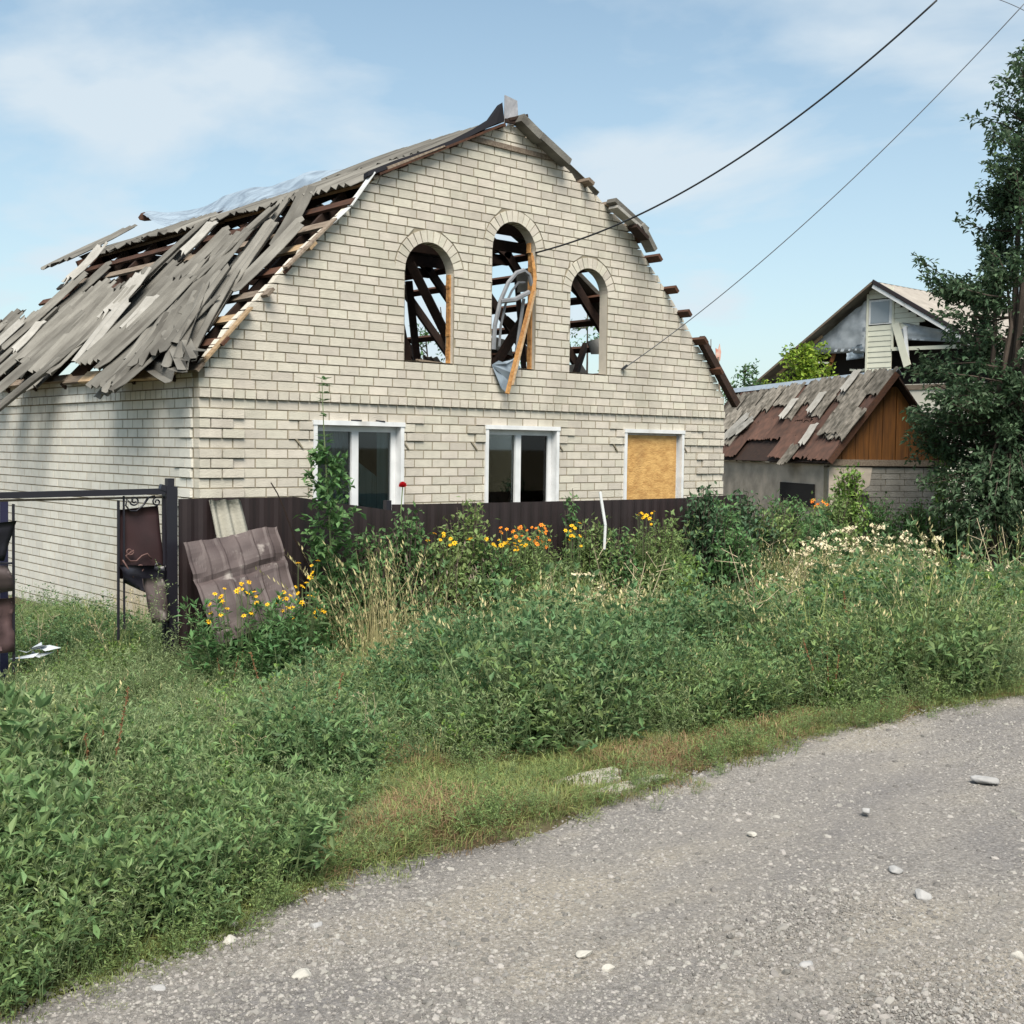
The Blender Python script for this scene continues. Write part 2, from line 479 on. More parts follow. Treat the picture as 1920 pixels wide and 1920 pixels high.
# ------------------------------------------------------------------ mesh helpers
class MB:
    def __init__(s):
        s.v, s.f, s.mi = [], [], []

    def poly(s, pts, mi=0):
        b = len(s.v)
        s.v += [tuple(p) for p in pts]
        s.f.append(tuple(range(b, b + len(pts))))
        s.mi.append(mi)

    def hexa(s, q, mi=0):
        """8 corners: bottom ring 4, top ring 4"""
        b = len(s.v)
        s.v += [tuple(p) for p in q]
        for f in ((3, 2, 1, 0), (4, 5, 6, 7), (0, 1, 5, 4), (1, 2, 6, 5), (2, 3, 7, 6), (3, 0, 4, 7)):
            s.f.append(tuple(b + i for i in f))
            s.mi.append(mi)

    def box(s, x0, x1, y0, y1, z0, z1, mi=0):
        s.hexa([(x0, y0, z0), (x1, y0, z0), (x1, y1, z0), (x0, y1, z0), (x0, y0, z1), (x1, y0, z1), (x1, y1, z1), (x0, y1, z1)], mi)

    def bar(s, a, b, w, h, up=(0, 0, 1), mi=0):
        """a beam from a to b, w across, h along up"""
        a, b = Vector(a), Vector(b)
        d = (b - a).normalized()
        u = Vector(up)
        sd = d.cross(u)
        if sd.length < 1e-4:
            sd = d.cross(Vector((1, 0, 0)))
        sd.normalize()
        u = sd.cross(d).normalized()
        sd *= w / 2
        u *= h / 2
        s.hexa([a - sd - u, a + sd - u, b + sd - u, b - sd - u, a - sd + u, a + sd + u, b + sd + u, b - sd + u], mi)

    def tube(s, pts, rad, n=6, mi=0, caps=True):
        pts = [Vector(p) for p in pts]
        if isinstance(rad, (int, float)):
            rad = [rad] * len(pts)
        b = len(s.v)
        prev = None
        for i, p in enumerate(pts):
            d = (pts[min(i + 1, len(pts) - 1)] - pts[max(i - 1, 0)])
            d = d.normalized() if d.length > 1e-9 else Vector((0, 0, 1))
            ref = prev if prev is not None else (Vector((0, 0, 1)) if abs(d.z) < 0.9 else Vector((1, 0, 0)))
            e1 = ref - d * ref.dot(d)
            if e1.length < 1e-6:
                e1 = d.orthogonal()
            e1.normalize()
            e2 = d.cross(e1)
            prev = e1
            for k in range(n):
                a = 2 * math.pi * k / n
                s.v.append(tuple(p + (e1 * math.cos(a) + e2 * math.sin(a)) * rad[i]))
        for i in range(len(pts) - 1):
            for k in range(n):
                s.f.append((b + i * n + k, b + i * n + (k + 1) % n, b + (i + 1) * n + (k + 1) % n, b + (i + 1) * n + k))
                s.mi.append(mi)
        if caps:
            s.f.append(tuple(b + k for k in range(n - 1, -1, -1)))
            s.mi.append(mi)
            s.f.append(tuple(b + (len(pts) - 1) * n + k for k in range(n)))
            s.mi.append(mi)

    def leaf(s, p, d, nrm, L, W, mi=0, fold=0.18, droop=0.0):
        p, d = Vector(p), Vector(d).normalized()
        sd = d.cross(nrm)
        if sd.length < 1e-4:
            sd = d.orthogonal()
        sd.normalize()
        up = sd.cross(d).normalized()
        b = len(s.v)
        mid = p + d * (L * 0.42)
        tip = p + d * L - up * (L * droop)
        s.v += [tuple(p), tuple(mid + sd * W / 2 + up * W * fold), tuple(tip), tuple(mid - sd * W / 2 + up * W * fold)]
        s.f += [(b, b + 1, b + 2), (b, b + 2, b + 3)]
        s.mi += [mi, mi]

    def mesh(s, name, mats, smooth=False):
        me = bpy.data.meshes.new(name)
        me.from_pydata(s.v, [], s.f)
        for mm in mats if isinstance(mats, (list, tuple)) else [mats]:
            me.materials.append(mm)
        if any(s.mi):
            me.polygons.foreach_set('material_index', s.mi)
        if smooth:
            me.polygons.foreach_set('use_smooth', [True] * len(s.f))
        me.update()
        return me

    def build(s, name, mats, parent=None, smooth=False):
        return link(name, s.mesh(name, mats, smooth), parent)


def link(name, me, parent=None, loc=None):
    o = bpy.data.objects.new(name, me)
    col.objects.link(o)
    if parent is not None:
        o.parent = parent
        w = worldof(parent)
        o.matrix_parent_inverse = w.inverted()
    if loc is not None:
        o.location = loc
    return o


def worldof(o):
    m = o.matrix_basis.copy()
    p = o.parent
    if p is not None:
        return worldof(p) @ o.matrix_parent_inverse @ m
    return m


def tag(o, label, cat, group=None, kind=None):
    o['label'] = label
    o['category'] = cat
    if group:
        o['group'] = group
    if kind:
        o['kind'] = kind
    return o


def thing(name, loc, label, cat, group=None):
    e = bpy.data.objects.new(name, None)
    e.location = loc
    e.empty_display_size = 0.2
    col.objects.link(e)
    return tag(e, label, cat, group)


def structure(o, label=None):
    o['kind'] = 'structure'
    if label:
        o['label'] = label
    return o


# ------------------------------------------------------------------ ground and road
def sheet_grid(xs, ys, zf):
    b = MB()
    for y in ys:
        for x in xs:
            b.v.append((x, y, zf(x, y)))
    nx = len(xs)
    for j in range(len(ys) - 1):
        for i in range(nx - 1):
            b.f.append((j * nx + i, j * nx + i + 1, (j + 1) * nx + i + 1, (j + 1) * nx + i))
            b.mi.append(0)
    return b


xs = [-600, -300, -120, -60, -30] + list(np.arange(-16, 34, 0.5)) + [45, 70, 120, 300, 600]
ys = [-600, -300, -120, -60, -30, -20] + list(np.arange(-15, 22, 0.4)) + [30, 45, 70, 120, 300, 600]
gb = sheet_grid(xs, ys, lambda x, y: gz(x, y) - (0.03 if y < -7.3 else 0.0))
structure(gb.build('ground', M['soil'], smooth=True), 'bare brown soil of the verge under the weeds')


EDGE = [(-8, -7.75), (-5.2, -7.55), (-4.42, -7.42), (-3.85, -7.36), (-3.3, -7.2), (-3.02, -7.10), (-2.5, -7.06), (-2.01, -7.04), (-1.19, -7.07), (-0.5, -6.98), (0.16, -6.93), (0.8, -6.97), (1.5, -7.08), (2.36, -7.15), (4, -7.2), (8, -7.1), (16, -7.2)]


def edge_y(x):
    w = 0.025 * math.sin(x * 3.7) + 0.018 * math.sin(x * 9.1 + 1)
    if x <= EDGE[0][0]:
        return EDGE[0][1] + w
    for (a, ya), (b_, yb) in zip(EDGE, EDGE[1:]):
        if x <= b_:
            return ya + (yb - ya) * (x - a) / (b_ - a) + w
    return EDGE[-1][1] + w


def road_z(x, y):
    return 0.456 + 0.012 * math.sin(x * 0.9 + y * 1.7) + 0.008 * math.sin(x * 2.7 - y * 2.3)


rb = MB()
rxs = [-600, -200, -60, -25] + list(np.arange(-12, 26, 0.12)) + [40, 90, 250, 600]
tt = [0, 0.006, 0.02, 0.05, 0.1, 0.16, 0.24, 0.33, 0.43, 0.55, 0.7, 0.85, 1]
for t in tt:
    for x in rxs:
        e = edge_y(x)
        y = e + (-14.5 - e) * t
        rb.v.append((x, y, road_z(x, y) - (0.05 if t == 0 else 0.0)))
nx = len(rxs)
for j in range(len(tt) - 1):
    for i in range(nx - 1):
        rb.f.append((j * nx + i, (j + 1) * nx + i, (j + 1) * nx + i + 1, j * nx + i + 1))
        rb.mi.append(0)
structure(rb.build('road', M['road'], smooth=True), 'dusty grey gravel road in the foreground')

# ------------------------------------------------------------------ the brick house
HW, HL = 8.256, 8.35              # width of the front, length of the side
EAVE, KX, KZ, AX, AZ = 2.86, 2.07, 5.0, 4.128, 5.98
Z0 = 2.565                        # underside of the projecting header course
house = thing('brick_house', (HW / 2, HL / 2, 0), 'pale brick house with three arched gable openings and a shattered roof', 'house')


def rake(z):
    """x of the left edge of the gable at height z"""
    pts = [(2.86, 0.0), (3.29, 0.33), (3.72, 0.77), (4.13, 1.16), (4.58, 1.66), (5.0, 2.07), (5.40, 2.83), (5.78, 3.6), (5.98, 4.128)]
    if z <= pts[0][0]:
        return 0.0
    for (a, xa), (b, xb) in zip(pts, pts[1:]):
        if z <= b:
            return xa + (xb - xa) * (z - a) / (b - a)
    return AX


WIN = [(1.36, 2.48), (3.76, 4.91), (6.19, 7.33)]
WT, WB = 2.365, 0.965
ARCH = [(2.875, 0.355, 4.066), (4.165, 0.355, 4.466), (5.46, 0.34, 4.066)]
TH = 0.135                        # thickness of the front skin
AB = 3.065
RING = 0.135


def holes(z, ring):
    """solid-free x spans of the front at height z (ring: also leave the arch rings free)"""
    r = []
    if WB < z < WT:
        r += [list(w) for w in WIN]
    for cx, ra, cz in ARCH:
        R_ = ra + (RING + 0.012 if ring else 0.0)
        if AB < z <= cz:
            r.append([cx - ra, cx + ra])
        elif cz < z < cz + R_:
            h = math.sqrt(max(R_ * R_ - (z - cz) ** 2, 0))
            r.append([cx - h, cx + h])
    return sorted(r)


fw = thing('front_wall', (0, 0, 0), '', '')
for k in ('label', 'category'):
    del fw[k]
fw.parent = house
fw.matrix_parent_inverse = worldof(house).inverted()
# mortar backing in thin strips so that the arches come out round
bk = MB()
zc = 0.0
while zc < AZ - 0.03:
    fine_ = any(cz - 0.02 < zc < cz + ra + 0.02 for _, ra, cz in ARCH)
    st = 0.0125 if fine_ else 0.05
    z1 = min(zc + st, AZ - 0.02)
    zm = (zc + z1) / 2
    x0, x1 = rake(zm) + 0.09, HW - rake(zm) - 0.09
    if zm < 2.86:
        x0, x1 = 0.01, HW - 0.01
    cur = x0
    for a, b in holes(zm, False) + [[x1, x1]]:
        if a > cur:
            bk.box(cur, min(a, x1), 0.0045, TH, zc, z1)
        cur = max(cur, b)
    zc = z1
back = bk.build('mortar', M['mortar'], fw)
# smooth reveals of the arches
rv = MB()
for cx, ra, cz in ARCH:
    pts = [(cx + ra, AB)] + [(cx + ra * math.cos(a), cz + ra * math.sin(a)) for a in np.linspace(0, math.pi, 25)] + [(cx - ra, AB)]
    rr = 0.997
    for (a, za), (b, zb) in zip(pts, pts[1:]):
        f = lambda x: cx + (x - cx) * 0.985
        rv.poly([(f(a), 0.004, za), (f(a), TH + 0.004, za), (f(b), TH + 0.004, zb), (f(b), 0.004, zb)])
    rv.poly([(cx - ra, 0.004, AB + 0.004), (cx + ra, 0.004, AB + 0.004), (cx + ra, TH + 0.004, AB + 0.004), (cx - ra, TH + 0.004, AB + 0.004)])
rv.build('arch_reveal', M['brick'], fw)

bricks = []      # (corner list of 8, size key)


def brick_hexa(xb0, xb1, xt0, xt1, z0, z1, y0, y1):
    return [(xb0, y0, z0), (xb1, y0, z0), (xb1, y1, z0), (xb0, y1, z0), (xt0, y0, z1), (xt1, y0, z1), (xt1, y1, z1), (xt0, y1, z1)]


def front_bricks():
    J = 0.0165
    for j in range(-25, 35):
        z0 = Z0 + 0.1 * j + 0.001
        z1 = z0 + 0.0855
        if z0 < 0.0:
            continue
        pitch = 0.1275 if j == 0 else 0.255
        x = -0.1275 if (j % 2) else 0.0
        x += [0, 0.0, 0.064, 0, -0.03][j % 5] if j > 0 else 0
        rnd = random.Random(j * 31 + 5)
        spans = []
        while x < HW:
            w = pitch
            if j > 0 and rnd.random() < 0.035:
                w = 0.1275
            spans.append((x, x + w))
            x += w
        lim = [rake(z0), rake(z1)]
        hb, ht = holes(z0 + 0.001, True), holes(z1 - 0.001, True)
        for a, b in spans:
            pb, pt = [[max(a, lim[0]), min(b, HW - lim[0])]], [[max(a, lim[1]), min(b, HW - lim[1])]]
            # cut around openings
            cuts = []
            for w in (WIN if WB < (z0 + z1) / 2 < WT else []):
                cuts.append((w[0], w[1], w[0], w[1]))
            for cx, ra, cz in ARCH:
                def hw(z):
                    Rr = ra + RING + 0.012
                    if z <= AB:
                        return 0
                    if z <= cz:
                        return ra
                    return math.sqrt(max(Rr * Rr - (z - cz) ** 2, 0))
                if AB - 0.02 < (z0 + z1) / 2 < cz + ra + RING + 0.05:
                    h0, h1 = hw(z0), hw(z1)
                    if z0 < cz < z1:
                        h0 = h1 = max(ra, h1)
                    if z0 <= AB:
                        h0 = ra
                    if h0 or h1:
                        cuts.append((cx - h0, cx + h0, cx - h1, cx + h1))
            segs = [(pb[0][0], pb[0][1], pt[0][0], pt[0][1])]
            for c in cuts:
                ns = []
                for s in segs:
                    if s[1] <= min(c[0], c[2]) + 1e-6 or s[0] >= max(c[1], c[3]) - 1e-6:
                        ns.append(s)
                        continue
                    ns.append((s[0], min(s[1], c[0]), s[2], min(s[3], c[2])))
                    ns.append((max(s[0], c[1]), s[1], max(s[2], c[3]), s[3]))
                segs = ns
            for s in segs:
                b0, b1, t0, t1 = s
                wb, wt = b1 - b0, t1 - t0
                if max(wb, wt) < 0.03 or wb + wt < 0.03:
                    continue
                b1, t1 = max(b1, b0 + 0.014), max(t1, t0 + 0.014)
                y0 = rnd.uniform(-0.0022, 0.0018)
                mid = (b0 + b1) / 2
                if j == 0:
                    y0 -= 0.028
                elif j > 0:
                    y0 -= 0.004
                if j < 0 and (j % 4) != 3 and (mid < 0.5 or mid > HW - 0.5):
                    y0 -= 0.024
                if -4 <= j <= -2 and any(w[0] - 0.27 < mid < w[0] - 0.0 or w[1] < mid < w[1] + 0.27 for w in WIN):
                    y0 -= 0.018
                e = J / 2
                bricks.append((brick_hexa(b0 + e, b1 - e, t0 + e, t1 - e, z0, z1, y0, 0.10), 'F', (mid + 5.6) ** 2 + 119))
    # soldier ring round every arch
    for cx, ra, cz in ARCH:
        n = 15
        for k in range(n):
            a0, a1 = math.pi * k / n + 0.011, math.pi * (k + 1) / n - 0.011
            r0, r1 = ra + 0.001, ra + RING
            g = 0.004
            q = []
            P = lambda r, a, y: (cx + r * math.cos(a), y, cz + r * math.sin(a))
            y0 = -0.006 + random.uniform(-0.002, 0.002)
            q = [P(r0, a1, y0), P(r0, a0, y0), P(r0, a0, 0.1), P(r0, a1, 0.1), P(r1, a1 - g, y0), P(r1, a0 + g, y0), P(r1, a0 + g, 0.1), P(r1, a1 - g, 0.1)]
            bricks.append((q, 'V', 60))


front_bricks()
nfront = len(bricks)
# side wall
sw = bpy.data.objects.new('side_wall', None)
col.objects.link(sw)
sw.parent = house
sw.matrix_parent_inverse = worldof(house).inverted()
sb = MB()
sb.box(0.0045, 0.38, TH + 0.006, HL - 0.39, 0, EAVE - 0.01)
sb.build('mortar', M['mortar'], sw)
for j in range(-25, 3):
    z0 = Z0 + 0.1 * j + 0.001
    z1 = z0 + 0.0855
    if z0 < 0:
        continue
    pitch = 0.125 if j == 0 else 0.25
    y = 0.0 if j % 2 else -0.125
    rnd = random.Random(j * 17 + 3)
    if j == 0:
        y = 0
    while y < HL:
        a, b = max(y, 0.105) if j % 2 == 0 else max(y, 0.105), min(y + pitch, HL)
        if b - a > 0.04:
            x0 = rnd.uniform(-0.002, 0.0015) - (0.025 if j == 0 else 0)
            if j < 0 and (j % 4) != 3 and (a + b) / 2 < 0.5:
                x0 -= 0.018
            e = 0.0085
            bricks.append(([(x0, a + e, z0), (0.1, a + e, z0), (0.1, b - e, z0), (x0, b - e, z0), (x0, a + e, z1), (0.1, a + e, z1), (0.1, b - e, z1), (x0, b - e, z1)], 'S',
                           (a + 10.9) ** 2 + 31))
        y += pitch
# the 300 that show largest are objects of their own, the rest one part per wall
vis = []
for i, (q, w, d) in enumerate(bricks):
    zt = q[4][2]
    xm, ym = (q[0][0] + q[1][0]) / 2, (q[0][1] + q[3][1]) / 2
    dd = (xm - CAM.x) ** 2 + (ym - CAM.y) ** 2
    size = abs(q[1][0] - q[0][0]) if w == 'F' else (abs(q[3][1] - q[0][1]) if w == 'S' else 0.12)
    hide = 0 if (zt > 1.62 or w == 'S') else 1
    vis.append((-(size * (1.0 if w != 'S' else 0.5) / dd) if not hide else 0, i))
vis.sort()
own = set(i for _, i in vis[:300])
rest = {'F': MB(), 'S': MB()}
for i, (q, w, d) in enumerate(bricks):
    par = sw if w == 'S' else fw
    mt = M['brick_side'] if w == 'S' else M['brick']
    if i in own:
        b = MB()
        b.hexa(q)
        b.build('brick', mt, par)
    else:
        rest['S' if w == 'S' else 'F'].hexa(q)
rest['F'].build('brickwork', M['brick'], fw)['kind'] = 'stuff'
rest['S'].build('brickwork', M['brick_side'], sw)['kind'] = 'stuff'
# the other walls and the floors
ow = MB()
ow.box(HW - 0.38, HW - 0.012, 0.385, HL - 0.385, 0, EAVE - 0.02)
ow.build('far_side_wall', M['brick_side'], house)
bw = MB()
zc = 0
while zc < EAVE:
    bw.box(0.012, HW - 0.012, HL - 0.38, HL, zc, min(zc + 0.5, EAVE))
    zc += 0.5
bw.build('rear_wall', M['brick_side'], house)
fl_ = MB()
fl_.box(0.385, HW - 0.385, 0.385, HL - 0.385, 2.62, 2.80)
fl_.build('attic_floor', M['attic'], house)
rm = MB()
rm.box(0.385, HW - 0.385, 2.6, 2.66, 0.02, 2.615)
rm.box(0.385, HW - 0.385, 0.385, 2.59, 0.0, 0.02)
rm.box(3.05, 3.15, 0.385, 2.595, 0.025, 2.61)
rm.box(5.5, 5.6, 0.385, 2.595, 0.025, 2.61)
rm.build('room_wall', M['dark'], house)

# ground-floor windows
for wi, (x0, x1) in enumerate(WIN):
    b = MB()
    top, bot = WT, WB
    # white facing strips standing proud of the bricks
    b.box(x0 - 0.035, x0 + 0.012, -0.022, 0.074, bot, top - 0.045)
    b.box(x1 - 0.012, x1 + 0.035, -0.022, 0.074, bot, top - 0.045)
    b.box(x0 - 0.045, x1 + 0.045, -0.03, 0.074, top - 0.045, top + 0.004)
    b.box(x0 - 0.04, x1 + 0.04, -0.07, 0.074, bot - 0.03, bot)
    win = b.build('window', M['pvc'], house)
    f = MB()
    fy0, fy1 = 0.075, 0.125
    a0, a1 = x0 + 0.012, x1 - 0.012
    f.box(a0, a0 + 0.065, fy0, fy1, bot, top - 0.11)
    f.box(a1 - 0.065, a1, fy0, fy1, bot, top - 0.11)
    f.box(a0, a1, fy0, fy1, top - 0.11, top - 0.046)
    f.box(a0 + 0.066, a1 - 0.066, fy0, fy1, bot, bot + 0.07)
    if wi < 2:
        xm = (x0 + x1) / 2 - 0.01
        f.box(xm - 0.045, xm + 0.045, fy0 - 0.008, fy1, bot + 0.071, top - 0.111)
    f.build('frame', M['pvc'], win)
    if wi < 2:
        for (p0, p1) in ((a0 + 0.066, xm - 0.046), (xm + 0.046, a1 - 0.066)):
            g = MB()
            g.box(p0, p1, 0.097, 0.103, bot + 0.072, top - 0.112)
            g.build('pane', M['glass'], win)
    else:
        g = MB()
        g.box(x0 + 0.022, x1 - 0.055, 0.045, 0.062, bot + 0.03, top - 0.075)
        g.build('chipboard_panel', M['osb'], win)['label'] = 'pale yellow chipboard panel closing the window'
    r = MB()
    r.box(x0 + 0.012, x1 - 0.012, 0.0, 0.14, top - 0.0465, top - 0.0455)
for (x0, x1, k) in ((1.44, 1.87, 'curtain'),):
    b = MB()
    n = 26
    for i in range(n):
        xa, xb = x0 + (x1 - x0) * i / n, x0 + (x1 - x0) * (i + 1) / n
        ya, yb = 0.150 + 0.012 * math.sin(i * 1.9), 0.150 + 0.012 * math.sin((i + 1) * 1.9)
        b.poly([(xa, ya, 1.05), (xb, yb, 1.05), (xb, yb, 2.3), (xa, ya, 2.3)])
    b.build('curtain', M[k], house, smooth=True)
b = MB()
for (xa, ta, xb, tb) in ((1.95, 1.96, 2.2, 1.80), (2.2, 1.80, 2.26, 1.76), (2.26, 2.30, 2.45, 2.30)):
    b.poly([(xa, 0.152, 1.05), (xb, 0.155, 1.05), (xb, 0.155, tb), (xa, 0.150, ta)])
b.build('curtain', M['curtain_green'], house)
b = MB()
b.poly([(4.62, 0.5, 1.2), (4.85, 0.5, 1.2), (4.85, 0.5, 2.2), (4.62, 0.5, 2.2)])
b.build('curtain', mat('dim_curtain', (0.05, 0.065, 0.055), rough=0.9), house)
# loose trim shreds above the first window
for xa, xb, t in ((1.80, 1.93, 0.0), (2.13, 2.24, 0.005)):
    b = MB()
    b.bar((xa, -0.02, WT + 0.012 + t * 0.5), (xb, -0.025, WT + 0.012 - t), 0.02, 0.014)
    b.build('trim_shred', M['metal_black'] if t != -0.03 else M['pvc'], house)
# small triangular corbels below the raised window surrounds
for (x0, x1) in WIN:
    for xe in (x0 - 0.27, x1 + 0.0):
        b = MB()
        z1, z0 = Z0 - 0.402, Z0 - 0.497
        for y in (-0.016,):
            b.hexa([(xe + 0.10, y, z0), (xe + 0.115, y, z0), (xe + 0.115, 0.0, z0), (xe + 0.10, 0.0, z0), (xe + 0.01, y, z1), (xe + 0.04, y, z1), (xe + 0.04, 0.0, z1), (xe + 0.01, 0.0, z1)])
        b.build('corbel', M['mortar'], house)
# orange mounting foam left in the arched openings
for k, (cx, ra, cz) in enumerate(ARCH[:2]):
    b = MB()
    zt = cz + (0.03 if k == 0 else 0.15)
    zs = np.linspace(AB + 0.01, zt, 14)
    for za, zb in zip(zs, zs[1:]):
        da, db = random.uniform(0.006, 0.018), random.uniform(0.006, 0.018)
        hx = ra * (math.cos(math.asin(min(1, max(0, (zb - cz) / ra)))) if zb > cz else 1)
        b.box(cx + hx - 0.012 - da, cx + hx - 0.004, 0.05, 0.115, za, zb)
    b.build('foam_strip', M['foam'], house)


# ------------------------------------------------------------------ roof of the house
def roof_frame(side, upper):
    """origin at the lower edge, v up the slope, n outwards; u runs along +Y"""
    if not upper:
        o, e = Vector((-0.10, 0, EAVE - 0.10 * (KZ - EAVE) / KX)), Vector((KX, 0, KZ))
    else:
        o, e = Vector((KX - 0.10, 0, KZ - 0.047)), Vector((AX, 0, AZ + 0.02))
    if side > 0:
        o.x, e.x = HW - o.x, HW - e.x
    v = (e - o)
    L = v.length
    v.normalize()
    nrm = Vector((-v.z, 0, v.x)) if side < 0 else Vector((v.z, 0, -v.x))
    if nrm.z < 0:
        nrm = -nrm
    return o, v, nrm, L


U = Vector((0, 1, 0))
# rafters
for side in (-1, 1):
    for yi, y in enumerate([0.50, 1.45, 2.4, 3.35, 4.3, 5.25, 6.2, 7.15, 8.05]):
        for upper in (False, True):
            if side < 0 and yi == 8 and not upper:
                continue
            o, v, nrm, L = roof_frame(side, upper)
            b = MB()
            a = o + v * 0.05 + U * y - nrm * 0.07
            e = o + v * (L - (0.0 if upper else -0.02)) + U * y - nrm * 0.07
            b.bar(a, e, 0.06, 0.13, up=nrm)
            b.build('rafter', M['wood_old'] if yi < 7 else M['wood_red'], house)
for y in (0.56, 1.51, 2.46, 3.41, 4.36, 5.31, 6.26, 7.21):
    b = MB()
    b.bar((KX - 0.05, y, KZ - 0.15), (HW - KX + 0.05, y, KZ - 0.15), 0.05, 0.14)
    b.build('collar_beam', M['wood_old'], house)
for y, lean in ((1.2, 0.1), (2.9, -0.25), (4.6, 0.2), (6.6, 0.1)):
    for x in (KX + 0.1, HW - KX - 0.1):
        b = MB()
        b.bar((x + lean, y, 2.81), (x, y + lean * 0.5, KZ - 0.25), 0.09, 0.11)
        b.build('attic_post', M['wood_old'], house)
for a, e in (((5.2, 0.9, 2.82), (6.0, 2.0, 4.5)), ((6.6, 1.1, 2.85), (5.6, 1.8, 3.9)), ((4.9, 1.6, 2.84), (4.4, 2.4, 4.6)), ((3.3, 0.9, 2.83), (3.0, 1.0, 4.3)),
             ((5.9, 0.8, 2.85), (7.0, 1.6, 3.6)), ((4.5, 1.0, 2.86), (5.6, 1.2, 4.1))):
    b = MB()
    b.bar(a, e, 0.06, 0.12)
    b.build('fallen_beam', M['wood_old'], house)
for i_, q_ in enumerate((((968, 508), (1000, 500), (1002, 545), (972, 548)), ((930, 632), (958, 640), (962, 668), (928, 655)), ((1102, 640), (1124, 634), (1124, 664), (1110, 664)), ((1068, 684), (1090, 682), (1104, 705), (1066, 704)),
                           ((975, 600), (1000, 612), (1002, 650), (985, 640)))):
    b = MB()
    c_ = [atY(x, y, 1.3 + 0.25 * i_) for x, y in q_]
    d_ = Vector((0.01, 0.03, 0.0))
    b.hexa([c_[3], c_[2], c_[2] + d_, c_[3] + d_, c_[0], c_[1], c_[1] + d_, c_[0] + d_])
    b.build('fallen_sheet', M['sheet_pale'], house)
# battens along the slopes
rnd = random.Random(4)


def batten(side, upper, v0, y0, y1, m, w=0.11, h=0.032, lift=0.012, skew=0.0):
    o, v, nrm, L = roof_frame(side, upper)
    b = MB()
    b.bar(o + v * v0 + U * y0 + nrm * lift, o + v * (v0 + skew) + U * y1 + nrm * lift, w, h, up=nrm)
    return b.build('batten', m, house)


for k, v0 in enumerate(np.arange(0.12, 3.1, 0.37)):
    m_ = [M['wood_grey'], M['wood_new'], M['wood_red']][(k * 2) % 3]
    batten(-1, False, v0, -0.10 + rnd.uniform(-0.05, 0.1), 3.2, m_, skew=rnd.uniform(-0.05, 0.05))
    batten(-1, False, v0 + 0.01, 3.21, 7.45 + rnd.uniform(-0.3, 0.3), M['wood_red'] if k % 2 else M['wood_grey'], skew=rnd.uniform(-0.05, 0.05))
batten(-1, False, 0.02, 0.25, 2.6, M['wood_new'], w=0.17, h=0.03, lift=0.05, skew=0.05)
for k, v0 in enumerate(np.arange(0.15, 2.3, 0.40)):
    batten(-1, True, v0, -0.06, 7.9 if v0 < 0.7 else 3.0, M['wood_red'] if k % 2 else M['wood_grey'])
for k, v0 in enumerate([0.62, 1.17, 1.66, 2.07, 2.6, 2.93]):
    m_ = M['wood_red']
    batten(1, False, v0, -0.22 + rnd.uniform(-0.03, 0.03), 8.3 if k not in (1, 3) else 4.7, m_, w=0.10, h=0.05, lift=0.03)
for k, v0 in enumerate([0.12, 0.60, 1.10, 1.60, 2.05]):
    batten(1, True, v0, -0.16, 8.3, M['wood_grey'], w=0.11, h=0.045, lift=0.03)


# corrugated sheet pieces (a dozen shared meshes)
def corr_mesh(W, L, seed, ragged=0.06, pitch=0.15, amp=0.024, m=None, sub=4, taper=0.0):
    """sheet lying in x (across the waves) / y (along them), origin at its middle"""
    rr = random.Random(seed)
    ncol = max(3, int(round(W / pitch * sub)))
    rows = 3
    b = MB()
    e0 = [rr.uniform(-ragged, ragged) for _ in range(ncol + 1)]
    e1 = [rr.uniform(-ragged, ragged) for _ in range(ncol + 1)]
    k = 0.0
    for i in range(ncol + 1):          # jagged steps rather than white noise
        if rr.random() < 0.45:
            k = rr.uniform(-ragged, ragged) * 1.3
        e0[i] = k
        if rr.random() < 0.45:
            e1[i] = rr.uniform(-ragged, ragged) * 1.3
        else:
            e1[i] = e1[i - 1] if i else 0
    bend = rr.uniform(-0.02, 0.03)
    for t in (0, 1):
        for j in range(rows + 1):
            fj = j / rows
            for i in range(ncol + 1):
                x = -W / 2 + W * i / ncol
                xx = x * (1 - taper * fj)
                y = (-L / 2 + e0[i]) * (1 - fj) + (L / 2 + e1[i]) * fj
                z = amp * math.sin(2 * math.pi * (x / pitch)) + bend * (2 * fj - 1) ** 2 + (-0.007 if t else 0)
                b.v.append((xx, y, z))
    N = (ncol + 1) * (rows + 1)
    for j in range(rows):
        for i in range(ncol):
            q = j * (ncol + 1) + i
            b.f.append((q, q + 1, q + ncol + 2, q + ncol + 1))
            b.f.append((N + q + ncol + 1, N + q + ncol + 2, N + q + 1, N + q))
    def side(ids):
        for a, c in zip(ids, ids[1:]):
            b.f.append((a, N + a, N + c, c))
    side([i for i in range(ncol + 1)][::-1])
    side([rows * (ncol + 1) + i for i in range(ncol + 1)])
    side([j * (ncol + 1) for j in range(rows + 1)])
    side([j * (ncol + 1) + ncol for j in range(rows + 1)][::-1])
    b.mi = [0] * len(b.f)
    return b.mesh('roof_sheet', m or M['sheet'])


strips = [corr_mesh(w, L, i, m=M['sheet'], taper=tp) for i, (w, L, tp) in enumerate([
    (0.32, 1.4, 0.2), (0.46, 1.6, 0.0), (0.60, 1.2, 0.05), (0.75, 1.5, 0), (0.52, 0.9, 0.1), (0.24, 1.1, 0), (0.90, 1.3, 0), (0.34, 1.7, 0.3), (0.6, 0.6, 0), (1.05, 1.4, 0)])]
pale = [corr_mesh(w, L, 20 + i, m=M['sheet_pale']) for i, (w, L) in enumerate([(0.3, 0.5), (0.25, 0.9), (0.45, 0.7)])]
full = [corr_mesh(1.13, 1.3, 30 + i, m=M['sheet'], ragged=0.03 + 0.03 * i) for i in range(3)]


